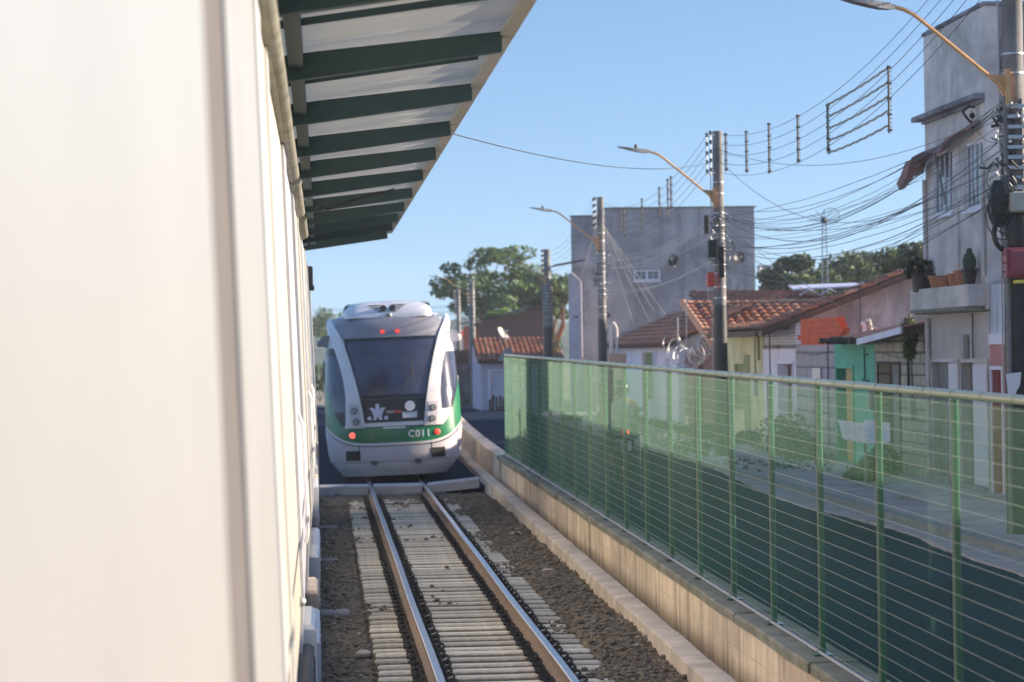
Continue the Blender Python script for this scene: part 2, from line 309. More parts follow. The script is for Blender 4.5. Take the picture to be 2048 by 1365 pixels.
# ------------------------------------------------------------------ ground, road, pavement, hills
g = MB(); g.quad((-1500,-400,-.45),(1500,-400,-.45),(1500,3000,-.45),(-1500,3000,-.45))
tag(link('ground', g, M['earth']), kind='structure')
def gridsurf(x0, x1, y0, y1, nx, ny, fz):
    b = MB()
    for j in range(ny+1):
        for i in range(nx+1):
            x = x0+(x1-x0)*i/nx; y = y0+(y1-y0)*j/ny; b.v.append((x, y, fz(x, y)))
    for j in range(ny):
        for i in range(nx):
            a = j*(nx+1)+i; b.f.append((a, a+1, a+nx+2, a+nx+1)); b.m.append(0)
    return b
def nz(x, y, s, z=0): return noise.noise(Vector((x*s, y*s, z)))
def ballast(x, y):
    h = -.285
    if x < .5: h = -.235
    if x > 2.2: h = -.235 + min(.1, (x-2.2)*.17) + .07*max(0, nz(x, y, .35, 4)+.15)
    if 2.0 < x <= 2.2: h = -.26
    if y > 46.2: h = -.17
    e = .022 if (.5 < x < 2.2 and y < 46) else .052
    return h - (.05 if (.42 < x < 2.46 and y < 46) else 0) + e*nz(x, y, 7) + e*.7*nz(x, y, 19) + .025*nz(x, y, 1.2, 3)
tag(link('track_bed', gridsurf(-3.2, 3.25, 12, 49.6, 190, 900, ballast), M['soil']), kind='structure')
b = MB()                                   # crossing surface behind the kerb beams, under the far train
b.box(-3.2, 3.3, 49.78, 125, -.3, -.03)
tag(link('crossing_pavement', b, M['asphalt']), kind='structure')
b = gridsurf(3.74, 8.25, 4, 128, 24, 300, lambda x, y: .1+.02*nz(x, y, .5))
tag(link('road', b, M['asphalt']), kind='structure')
b = gridsurf(-40, 14, 98, 128.5, 60, 40, lambda x, y: .02+.012*nz(x, y, .5)-(.3 if x < 3.9 else 0))
tag(link('side_road', b, M['asphalt']), kind='structure')
def sandz(x, y):
    e = 8.05-.38+max(0, (y-44))*.05-.55*nz(0, y, .11, 9)-.10*nz(0, y, .5, 2)-max(0, (34-y))*.02
    return .128 if x > e else .07
tag(link('road_edge', gridsurf(6.9, 8.3, 4, 96, 42, 900, sandz), M['sand']), kind='structure')
b = gridsurf(8.2, 10.9, 4, 97, 30, 300, lambda x, y: .2+.02*nz(x, y, 1.2)+.015*nz(x, y, 4)+(.0 if x > 8.21 else -.0))
n0 = len(b.v)
b.quad((8.2,4,.2),(8.2,97,.2),(8.17,97,.05),(8.17,4,.05))
tag(link('pavement', b, M['sidewalk']), kind='structure')
kb = MB(); prev = None; rings = []
for i in range(190):
    y = 4+i*.49; dx = .02*nz(0, y, .7, 5); rings.append([(8.10+dx,y,.04),(8.11+dx,y,.215+.015*nz(0,y,2)),(8.24+dx,y,.235+.015*nz(0,y,2.3,2)),(8.25+dx,y,.04)])
kb.loft(rings); tag(link('pavement_kerb', kb, M['conc_old']), kind='structure')
def hillz(x, y):
    d = 560+60*nz(x, 0, .004)
    h = 9.5+4*nz(x, 0, .02, 2)+1.6*nz(x, 0, .09, 5)+.8*nz(x, y, .3, 7)
    if x < 40: h += 1.2
    return -.4+h*max(0, min(1, (y-430)/130.))
tag(link('hills', gridsurf(-90, 330, 430, 640, 420, 60, hillz), M['hill']), kind='structure')

# ------------------------------------------------------------------ loose stones (uncountable) and track-bed oddments
def blob(mb, c, r, sc=(1,1,.6), m=0):
    pts = []
    for i, z in enumerate((-.5, .2, .8)):
        k = (.8, 1, .45)[i]; n = 6
        pts.append([(c[0]+r*sc[0]*k*math.cos(j*math.pi/3+i)*(1+random.uniform(-.25,.25)), c[1]+r*sc[1]*k*math.sin(j*math.pi/3+i)*(1+random.uniform(-.25,.25)), c[2]+r*sc[2]*z) for j in range(n)])
    mb.loft(pts, True, True, True, m)
st = MB()
for i in range(21000):
    y = 14+35*random.random()**1.35; x = random.choice((random.uniform(-.35,.5), random.uniform(2.15,3.1), random.uniform(2.3,3.15), random.uniform(.44,2.44)))
    if .44 < x < 2.44 and random.random() < .72 and not (nz(x, y, .6, 11) > .25): x = random.uniform(2.3, 3.1)
    if .4 < x < 2.46: z = -.148 if random.random() < .45 and nz(x,y,.6,11) > .12 else -.25
    else: z = ballast(x, y)+.005
    r = random.choice((.010,.013,.016,.02,.026,.034))
    blob(st, (x, y, z), r, (1,1,.7), 0)
for i in range(60):
    y = random.uniform(17, 48); x = random.choice((random.uniform(-.1,.42), random.uniform(2.5,3.05)))
    blob(st, (x, y, ballast(x, y)+.01), random.uniform(.015,.035), (1,1,.6), 1)
tag(link('ballast_stones', st, [M['stone'], M['stone_pale']]), 'dark grey ballast stones strewn over the track bed', 'gravel', kind='stuff')
for x, y, r, l in ((.34,23.6,.075,'pale rounded rock on the dark ballast near the train side, close to the bottom edge'),
                   (2.88,37.5,.10,'pinkish broken rock beside the low kerb, farther from the camera'),
                   (2.75,31.0,.07,'small orange brick fragment between the right rail and the kerb')):
    s_ = MB(); blob(s_, (x, y, ballast(x, y)+r*.3), r, (1.2,1,.6)); tag(link('rock', s_, M['stone_pale'], smooth=50), l, 'rock')
for k, (y, xr, w) in enumerate(((27.6,.25,.36),(34.6,.17,.2),(41.1,.2,.2),(47.3,.21,.16))):
    b = MB(); b.box(-1.2, xr, y-w/2, y+w/2, -.36, -.185, 0, .02)
    l = ('large grey concrete slab end beside the track nearest the camera', 'second grey concrete slab end from the bottom, half buried by the train side',
         'pale concrete slab end in the middle of the row beside the track', 'farthest concrete slab end, just before the crossing beam')[k]
    tag(link('concrete_slab', b, M['conc_old']), l, 'concrete slab', 'slab ends poking out along the train side')

# ------------------------------------------------------------------ rails and sleepers
def rail(xc, label):
    prof = [(-.065,-.15),(.065,-.15),(.06,-.135),(.012,-.115),(.010,-.045),(.034,-.035),(.036,-.008),(.026,0),(-.026,0),(-.036,-.008),(-.034,-.035),(-.010,-.045),(-.012,-.115),(-.06,-.135)]
    b = MB(); ys = [8+i*.5 for i in range(240)]
    rings = [[(xc+p[0]+.012*nz(0, y, .13, 3), y, p[1]+.008*nz(0, y, .2, 6)) for p in prof] for y in ys]
    n = len(b.v); k = len(prof); b.loft(rings, True, True, True, 0)
    for fi in range(len(b.m)-2):
        j = fi % k
        if j in (6, 7, 8): b.m[fi] = 1
    o = link('rail', b, [M['rust'], M['steel']], smooth=25); tag(o, label, 'rail', 'pair of track rails'); return o
rail(.91, 'left steel rail, the one nearer to the white train side'); rail(1.975, 'right steel rail, the one nearer to the concrete kerb')
def sleeper():
    b = MB(); xs = [-1.0,-.98,-.72,-.66,-.40,-.34,0,.34,.40,.66,.72,.98,1.0]; zz = [.165,.176,.177,.18,.18,.177,.174,.177,.18,.18,.177,.176,.165]
    rings = []
    for x, z in zip(xs, zz):
        w = .100 if abs(x) > .35 else .092
        if abs(x) > .99: w -= .012
        rings.append([(x,-w,0),(x,-w+.012,z-.022),(x,-w+.03,z-.003),(x,0,z),(x,w-.03,z-.003),(x,w-.012,z-.022),(x,w,0)])
    b.loft(rings); return b
def clip():
    b = MB()
    for dy in (-.045, .045):
        pts = [(0+.040*math.cos(a), dy+.036*math.sin(a), .035+.012*math.cos(a)+.022*math.sin(a)) for a in [2*math.pi*i/11 for i in range(11)]]
        b.tube(pts, .0075, 5, closed=True)
    b.box(-.04, .04, -.02, .02, -.012, .012); return b
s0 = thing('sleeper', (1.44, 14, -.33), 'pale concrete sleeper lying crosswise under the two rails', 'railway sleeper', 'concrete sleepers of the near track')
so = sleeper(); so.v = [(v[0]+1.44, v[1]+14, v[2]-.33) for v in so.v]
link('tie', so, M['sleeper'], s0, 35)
cl = clip()
first = None
for xo in (-.67, -.40, .40, .67):
    if first is None:
        c_ = MB(); c_.f = cl.f; c_.m = cl.m; c_.v = [(v[0]+1.44, v[1]+14, v[2]-.33) for v in cl.v]
        first = link('rail_clip', c_, M['iron'], s0, 50); first.location = (xo, 0, .19)
    else:
        k = first.copy(); COL.objects.link(k); k.parent = s0; k.location = (xo, 0, .19)
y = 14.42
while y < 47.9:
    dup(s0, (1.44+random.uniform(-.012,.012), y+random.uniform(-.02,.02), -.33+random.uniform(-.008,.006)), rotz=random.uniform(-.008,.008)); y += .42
for x0, x1, dz, l in ((-.11,.865,0,'left piece of the pale concrete beam laid across the track bed'),(.96,1.925,0,'middle piece of the pale concrete beam, between the two rails'),(2.03,3.05,.02,'right piece of the pale concrete beam, tilted up towards the kerb')):
    b = MB(); up = .10 if x0 > 2 else 0
    pr = lambda x, t: [(x,49.42,-.16+t),(x,49.40,.01+t),(x,49.44,.045+t),(x,49.62,.048+t),(x,49.66,.03+t),(x,49.66,-.16+t)]
    b.loft([pr(x0, 0), pr((x0+x1)/2, up*.5), pr(x1, up)])
    tag(link('crossing_beam', b, M['conc_beam'], smooth=30), l, 'concrete beam', 'concrete beams at the crossing')

# ------------------------------------------------------------------ low kerb, retaining wall, wall beyond
def kerbx(y): return 2.98+.0068*(y-20)+(.0009*(y-52)**2 if y > 52 else 0)
kb = MB(); rings = []
yy = 10.
while yy < 80:
    x = kerbx(yy)+.012*nz(0, yy, 1.1); t = .035+.004*(yy-20)*.6+.015*nz(0, yy, 1.7, 2)
    rings.append([(x-.01, yy, -.4), (x, yy, t-.02), (x+.025, yy, t), (x+.20, yy, t+.005), (x+.22, yy, t-.02), (x+.22, yy, -.4)]); yy += .35
kb.loft(rings); tag(link('kerb', kb, M['conc_kerb'], smooth=40), 'low rough concrete kerb running between the ballast and the fence wall', 'kerb', kind='structure')
g_ = MB(); g_.quad((3.15,8,-.36),(3.5,8,-.42),(3.5,51,-.1),(3.35,51,-.1)); tag(link('gutter_floor', g_, M['conc_old']), kind='structure')
def topz(y): return .345+.0057*(y-12)
wt = thing('fence_wall', (3.6, 10, -.5), 'long stained beige concrete wall carrying the green mesh fence', 'wall')
def wallpart(Y0, Y1, dx, parent, name, mt):
    b = MB(); rings = []; n = max(2, int((Y1-Y0)/.3))
    for i in range(n+1):
        y = Y0+(Y1-Y0)*i/n; w = .006*nz(0, y, 1.9)
        rings.append([(3.49+dx+w, y, -.6), (3.49+dx+w, y, topz(y)-.085), (3.78, y, topz(y)-.085), (3.78, y, -.6)])
    b.loft(rings); return link(name, b, mt, parent)
ya = 8.
for k, (yb, dx) in enumerate(((17.2,0),(24.7,.004),(30.5,.028),(33.3,.05),(40.1,.02),(49.8,.03))):
    wp = wallpart(ya, yb-.012, dx, wt, 'wall_panel', M['conc_wall'])
    jb = MB(); jb.loft([[(3.487+dx, y, z) for z in (-.008+.004*y, .0+.004*y)]+[(3.50+dx, y, .0+.004*y), (3.50+dx, y, -.008+.004*y)] for y in (ya+.02, yb-.03)]); link('form_joint', jb, M['conc_kerb'], wp); ya = yb
ya = 8.
while ya < 49.6:
    yb = min(49.8, ya+1.62); b = MB(); rings = []; sh = random.uniform(-.012, .012)
    for y in (ya, ya+.8*(yb-ya)/1.6, yb-.02):
        z = topz(y)+random.uniform(-.006,.006); rings.append([(3.445+sh,y,z-.085),(3.44+sh,y,z-.02),(3.455+sh,y,z),(3.80,y,z),(3.80,y,z-.085)])
    b.loft(rings); link('coping_slab', b, M['coping'], wt); ya = yb
b = MB(); rings = []
for i in range(60):
    y = 49.9+i*.5; x = 3.6+(.0006*(y-52)**2 if y > 52 else 0); z = topz(y)-.02+.04*nz(0, y, .2)+(.004*(y-50)); rings.append([(x-.13,y,-.4),(x-.12,y,z-.02),(x-.10,y,z),(x+.14,y,z),(x+.15,y,-.4)])
b.loft(rings); tag(link('roadside_wall', b, M['conc_kerb'], smooth=35), 'low bare concrete wall beyond the end of the green fence, beside the far train', 'wall')

# ------------------------------------------------------------------ mesh fence
FX = 3.62
fe = thing('mesh_fence', (FX, 10, .33), 'long green welded mesh fence with round posts on top of the concrete wall', 'fence')
P = [12.18+1.972*i for i in range(20)]; P[-1] = 49.6
P = [10.2, 8.2][::-1][0:0] + [8.24, 10.21] + P
for i, y in enumerate(P):
    z0 = topz(y); z1 = z0+2.0
    b = MB(); b.tube([(FX,y,z0+.004),(FX,y,z1-.03)], .0235, 16)
    b.box(FX-.075, FX+.075, y-.075, y+.075, z0+.002, z0+.014)
    p = link('post', b, M['green_paint'], fe, 40)
    b = MB(); b.box(FX-.034, FX-.019, y-.030, y-.020, z0+.02, z1-.03); link('clamp_strip', b, M['strip'], p)
    if i < len(P)-1:
        y2 = P[i+1]; zA = topz(y); zB = topz(y2)
        b = MB(); n = int((y2-y-.08)/.036)
        for k in range(n+1):
            yw = y+.045+(y2-y-.09)*k/n; z = topz(yw); w = .00088
            b.loft([[(FX-.030-1.3*w,yw,zz),(FX-.030,yw-1.3*w,zz),(FX-.030+1.3*w,yw,zz),(FX-.030,yw+1.3*w,zz)] for zz in (z+.07, z+1.96)], True, False, False, 0)
        for k in range(20):
            h = .075+.0985*k; w = .0014; zz = lambda yy_: topz(yy_)+h
            b.loft([[(FX-.041-w,a,zz(a)-w),(FX-.041-w,a,zz(a)+w),(FX-.041+w,a,zz(a)+w),(FX-.041+w,a,zz(a)-w)] for a in (y+.01, (y+y2)/2, y2-.01)], True, False, False, 1)
        link('mesh_panel', b, [M['green_wire'], M['wire_h']], fe)
        b = MB(); b.tube([(FX-.03,y+.02,topz(y)+.03),(FX-.03,y2-.02,topz(y2)+.03)], .014, 8); link('bottom_rail', b, M['galv'], fe, 40)
b = MB(); b.tube([(FX,P[0],topz(P[0])+2.0),(FX,P[-1]+.03,topz(P[-1])+2.0)], .027, 14); tr = link('top_rail', b, M['rail_top'], fe, 40)
band = None
for i in range(len(P)-1):
    for t in (0, .34, .67):
        y = P[i]+(P[i+1]-P[i])*t
        if band is None:
            b = MB(); b.tube([(FX,10-.012,.33),(FX,10+.012,.33)], .029, 14); band = link('rail_band', b, M['strip'], tr, 40); o_b = band
        else: o_b = band.copy(); COL.objects.link(o_b); o_b.parent = tr
        o_b.location = (0, y-10, topz(y)+2.0-.33)

# ------------------------------------------------------------------ the train the camera leans out of
our = thing('passenger_train', (-1.6, 20, 0), 'cream white side of a passenger train filling the left edge, very close', 'train')
def sx(z):  # side profile: leans in slightly towards the roof
    return -.205-.030*(z-2.65) if z > 1.0 else -.205+.0495-(.02 if z < .7 else 0)
ZS = [.55, 1.0, 1.6, 2.2, 2.65, 3.1, 3.6, 3.95, 4.07]
def sidepanel(y0, y1, off, mt, name='side_panel', z0=.55, z1=4.07, parent=None):
    b = MB(); zs = [z for z in ZS if z0 < z < z1]; zs = [z0]+zs+[z1]
    prof = [(sx(z)+off, z) for z in zs]
    rings = [[(x, y, z) for x, z in prof]+[(-.6, y, zs[-1]), (-.6, y, zs[0])] for y in (y0, y1)]
    b.loft(rings); return link(name, b, mt, parent or our, 30)
sidepanel(-2.5, 4.95, 0, M['train_white'])
sidepanel(4.95, 6.35, -.012, M['rubber'], 'gasket')
sidepanel(6.35, 9.6, -.002, M['train_white'])
sidepanel(9.6, 10.5, .008, M['train_white2'], 'door_frame')
sidepanel(10.5, 11.6, -.004, M['perf'], 'door_frame')
sidepanel(11.6, 12.1, .008, M['train_white2'], 'door_frame')
sidepanel(12.1, 17.0, -.016, M['perf'], 'grille_panel')
sidepanel(17.0, 18.2, .004, M['recess'], 'door_pillar')
sidepanel(18.2, 22.0, -.012, M['recess'], 'door_leaf')
y = 22.0; k = 0
seq = [(1.3,.010,'train_white'),(2.6,0,'train_white2'),(.5,.016,'perf'),(3.4,.004,'train_white'),(.7,-.012,'recess'),(3.4,.012,'train_white2'),(.6,.025,'perf'),(3.8,.018,'train_white'),(1.0,.0,'recess'),(4.2,.030,'train_white2'),(4.5,.036,'train_white')]
for w, off, mt in seq:
    sidepanel(y, y+w, off, M[mt]); y += w
b = MB(); b.loft([[(-.28, yy_, 4.05),(-.45,yy_,4.2),(-.9,yy_,4.32),(-1.6,yy_,4.36),(-2.4,yy_,4.30),(-2.9,yy_,4.1),(-3.05,yy_,3.6),(-3.05,yy_,.6),(-.6,yy_,.6),(-.6,yy_,4.04)] for yy_ in (-2.5, 21.6)])
b.loft([[(-.28, yy_, 4.05),(-.45,yy_,4.2),(-.9,yy_,4.32),(-1.6,yy_,4.36),(-2.4,yy_,4.30),(-2.9,yy_,4.1),(-3.05,yy_,3.6),(-3.05,yy_,.6),(-.6,yy_,.6),(-.6,yy_,4.04)] for yy_ in (22.3, 48)])
link('body_shell', b, M['train_white2'], our, 30)
for y0, y1, xo, zt in ((-2.4,20.9,-.185,4.13),(21.2,26.3,-.175,4.12),(26.6,30.6,-.165,4.09)):
    b = MB(); b.tube([(xo-.03,y0+(y1-y0)*i/12,zt+.008*math.sin(i*1.7)) for i in range(13)], .045, 10); b.box(-.5, xo-.04, y0, y1, zt-.05, zt+.05); link('roof_gutter', b, M['gutter'], our, 50)
b = MB(); b.box(-.3,-.14, 40.2, 41.0, 3.72, 4.05, 0, .02); b.box(-.3,-.12, 40.9, 41.2, 3.68, 3.76, 0, .01); link('roof_bracket', b, M['rubber'], our)
b = MB(); b.ball((-.165, 16.2, 1.05), .035, 12, 8); b.tube([(-.25,16.2,1.05),(-.165,16.2,1.05)], .02, 10); link('door_knob', b, M['train_white'], our, 60)
for yh in (19.2, 31.5, 39.0):
    b = MB(); b.tube([(-.15,yh,1.2),(-.135,yh,1.28),(-.16,yh,2.1),(-.2,yh,2.2)], .014, 8); link('handrail', b, M['train_white2'], our, 50)
spec = [(15.5,17.6,-.09,.05,.62,'under'),(18.0,19.4,-.085,.0,.70,'train_white2'),(19.6,22.0,-.06,-.05,.42,'recess'),(22.2,23.6,-.075,-.1,.55,'tan'),(23.9,26.3,-.065,-.05,.30,'conc_old'),(26.8,31,-.07,.1,.5,'recess'),(31.2,33.0,-.09,0,.5,'under'),(33.3,35.6,-.09,.2,.9,'recess'),(35.9,38.6,-.10,.1,.8,'tan'),(39,42.2,-.11,.2,.9,'train_white2'),(42.6,45.2,-.11,.3,1.1,'tan'),(45.5,48,-.13,.3,1.2,'recess')]
for y0, y1, xo, z0, z1, mt in spec:
    b = MB(); b.box(-.7, xo, y0, y1, z0, z1, 0, .03)
    n = int((y1-y0)/.5)
    for i in range(n): b.box(xo-.01, xo+.008, y0+.2+i*.5, y0+.32+i*.5, z0+.06, z1-.06)
    link('underframe_box', b, M[mt], our)
b = MB(); b.box(-2.7,-.75,-2,48,.12,.7); link('chassis', b, M['under'], our)

# ------------------------------------------------------------------ platform canopy
ca = thing('platform_canopy', (-2.5, 28, 0), 'dark green steel platform canopy with pale translucent sheets above the train', 'canopy')
def cz(x, y): return 4.69+.0033*(y-17)+(x-1.25)*.135
YB = [6.8, 10.2, 13.6, 17.03, 20.45, 23.86, 27.0, 30.4, 34.0, 37.4, 40.6, 43.8, 47.1]
for y in YB:
    b = MB(); rings = []
    for x in (-4.5, .0, 1.25):
        d = .20 if x < 0 else (.175 if x < 1 else .135)
        z = cz(x, y); rings.append([(x,y-.055,z),(x,y+.055,z),(x,y+.055,z+d),(x,y-.055,z+d)])
    b.loft(rings); link('beam', b, M['canopy_beam'], ca)
for i in range(len(YB)-1):
    for t in (.5,):
        y = YB[i]+(YB[i+1]-YB[i])*t; b = MB(); rings = []
        for x in (-4.5, 1.2):
            z = cz(x, y)+.15; rings.append([(x,y-.018,z),(x,y+.018,z),(x,y+.018,z+.045),(x,y-.018,z+.045)])
        b.loft(rings); link('purlin', b, M['canopy_beam'], ca)
b = MB(); xs = []; n = 420
for j, x in enumerate((-4.6, -1.5, 0, 1.32)):
    for i in range(n+1):
        y = 5+(47.25-5)*i/n; b.v.append((x, y, cz(x, y)+.215+.012*math.sin(y*2*math.pi/.8*1.0)*1))
for j in range(3):
    for i in range(n):
        a = j*(n+1)+i; b.f.append((a, a+1, a+n+2, a+n+1)); b.m.append(0)
link('roof_sheet', b, M['sheet'], ca, 60)
b = MB()
for xo, w, z0, z1 in ((1.325,.012,.11,.27),(1.29,.05,.105,.118)):
    b.loft([[(xo-w,y,cz(1.25,y)+z0),(xo+w,y,cz(1.25,y)+z0),(xo+w,y,cz(1.25,y)+z1),(xo-w,y,cz(1.25,y)+z1)] for y in (5, 47.3)])
link('fascia', b, M['fascia'], ca)
for xo, d in ((-.15,.19),(-.30,.19),(-2.4,.2)):
    b = MB(); b.loft([[(xo-.05,y,cz(xo,y)+.08),(xo+.05,y,cz(xo,y)+.08),(xo+.05,y,cz(xo,y)+d),(xo-.05,y,cz(xo,y)+d)] for y in (5, 47.1)]); link('long_beam', b, M['canopy_beam'], ca)
for y in (10.2, 23.86, 34, 47.1):
    b = MB(); b.box(-4.3,-4.05,y-.125,y+.125,-.4,cz(-4.2,y)); link('column', b, M['canopy_beam'], ca)
b = MB(); b.tube([(-.1,34.0,cz(-.1,34)+.12),(.1,33.9,cz(.1,34)-.0),(.5,33.95,cz(.5,34)+.10),(.9,33.9,cz(.9,34)+.13),(1.0,34,cz(1,34)+.15)], .015, 6); link('conduit', b, M['black'], ca, 60)

# ------------------------------------------------------------------ the far light-rail train
TY = 51.35
lr = thing('light_rail_train', (1.44, TY, 0), 'white and green light rail train seen from behind with red tail lamps lit', 'train')
HW = [(.12,1.08),(.30,1.26),(.5,1.37),(.95,1.42),(1.8,1.40),(2.5,1.36),(3.0,1.30),(3.32,1.24),(3.46,1.0)]
RK = [(.12,.22),(.30,.08),(.5,.02),(.95,0),(1.4,.03),(1.75,.08),(2.9,.42),(3.2,.55),(3.32,.66),(3.46,.95)]
def interp(T, z):
    if z <= T[0][0]: return T[0][1]
    for (a, fa), (b_, fb) in zip(T, T[1:]):
        if z <= b_: return fa+(fb-fa)*(z-a)/(b_-a)
    return T[-1][1]
def interps(T, z):
    return (interp(T, z-.06)+interp(T, z)+interp(T, z+.06))/3
DN = 2.7; DD = 1.0
def S(x, z, off=0):
    hw = interps(HW, z); t = min(.9999, abs(x)/hw)
    y = interps(RK, z)+DD*(1-(1-t**DN)**(1/DN))
    return Vector((x, y, z))
def SN(x, z):
    e = .012; s = 1 if x > 0 else -1
    hw = interps(HW, z); x = max(-hw*.985, min(hw*.985, x))
    a = S(x+e, z)-S(x-e, z); c = S(x, z+e)-S(x, z-e); n = a.cross(c)
    if n.y > 0: n = -n
    return n.normalized()
OX, OY = 1.44, TY
def SW(x, z, off):
    p = S(x, z)+SN(x, z)*off; return (p.x+OX, p.y+OY, p.z)
def patch(name, fn, nu, nv, off, mt, parent=None, skirt=True, smooth=35):
    b = MB(); ring = []
    for j in range(nv+1):
        for i in range(nu+1):
            x, z = fn(i/nu, j/nv); b.v.append(SW(x, z, off))
    W = nu+1
    for j in range(nv):
        for i in range(nu):
            a = j*W+i; b.f.append((a, a+1, a+W+1, a+W)); b.m.append(0)
    if skirt:
        idx = [(i, 0) for i in range(nu)]+[(nu, j) for j in range(nv)]+[(i, nv) for i in range(nu, 0, -1)]+[(0, j) for j in range(nv, 0, -1)]
        base = len(b.v)
        for i, j in idx:
            x, z = fn(i/nu, j/nv); b.v.append(SW(x, z, -.01))
        n = len(idx)
        for k in range(n):
            i, j = idx[k]; i2, j2 = idx[(k+1) % n]
            b.f.append((j*W+i, base+k, base+(k+1) % n, j2*W+i2)); b.m.append(0)
    return link(name, b, mt, parent or lr, smooth)
def T2(tab): return lambda z: interp(tab, z)
def zband(z0, z1, xl, xr): return lambda u, v: ((lambda z: (xl(z)+(xr(z)-xl(z))*u, z))(z0+(z1-z0)*v))
# shell
b = MB(); nu, nv = 56, 60
for j in range(nv+1):
    z = .12+(3.44-.12)*j/nv; hw = interps(HW, z)
    for i in range(nu+1):
        t = math.sin((i/nu-.5)*math.pi)*.99999; p = S(t*hw, z); b.v.append((p.x+OX, p.y+OY, p.z))
W = nu+1
for j in range(nv):
    for i in range(nu): a = j*W+i; b.f.append((a, a+1, a+W+1, a+W)); b.m.append(0)
link('nose_shell', b, M['tw'], lr, 40)
def hull(y0, y1, mt, name, hz=None):
    b = MB(); L_ = [(-interps(HW, z), z) for z in [.12+(3.42-.12)*k/24 for k in range(25)]]
    prof = [(x, z) for x, z in L_]+[(-.6,3.52),(.6,3.52)]+[(-x, z) for x, z in reversed(L_)]
    b.loft([[(x+OX, y+OY, z) for x, z in prof] for y in (y0, y1)]); return link(name, b, mt, lr, 35)
for y0, y1 in ((1.5, 17), (17.8, 34)):
    hl = hull(y0, y1, M['tw'], 'car_body')
    for s in (-1, 1):
        b = MB()
        for yw in [y0+1+i*1.9 for i in range(int((y1-y0-2)/1.9))]:
            b.box(OX+s*1.385-.012, OX+s*1.385+.02*s, yw+OY, yw+1.5+OY, 1.5, 2.5) if s > 0 else b.box(OX-1.405, OX-1.375, yw+OY, yw+1.5+OY, 1.5, 2.5)
        link('side_window', b, M['tglass'], hl)
hull(17, 17.8, M['rubber'], 'gangway')
sym = lambda tab: (lambda z: -interp(tab, z), lambda z: interp(tab, z))
a_, c_ = sym([(1.70,.70),(2.96,.96)]); patch('windscreen_frame', zband(1.70, 2.96, a_, c_), 14, 10, .008, M['tblack'])
a_, c_ = sym([(1.77,.655),(2.89,.90)]); patch('windscreen', zband(1.77, 2.89, a_, c_), 16, 12, .016, M['tglass'], smooth=60)
a_, c_ = sym([(2.97,.98),(3.2,1.1),(3.40,1.17)]); patch('brow_panel', zband(2.965, 3.40, a_, c_), 20, 8, .012, M['tupper'])
a_, c_ = sym([(1.21,.60),(1.70,.72)]); patch('emblem_panel', zband(1.21, 1.695, a_, c_), 14, 4, .010, M['tblack'])
patch('trim_strip', zband(1.135, 1.215, lambda z: -.58, lambda z: .58), 12, 2, .022, M['tw'])
pin = [(1.12,.60),(1.5,.645),(1.77,.69),(2.1,.755),(2.4,.825),(2.65,.89),(2.9,.965),(3.05,1.02),(3.2,1.10),(3.36,1.20)]; pout = [(1.12,.985),(1.5,.965),(1.77,.955),(2.1,.985),(2.4,1.04),(2.65,1.10),(2.9,1.17),(3.05,1.21),(3.2,1.25),(3.36,1.25)]
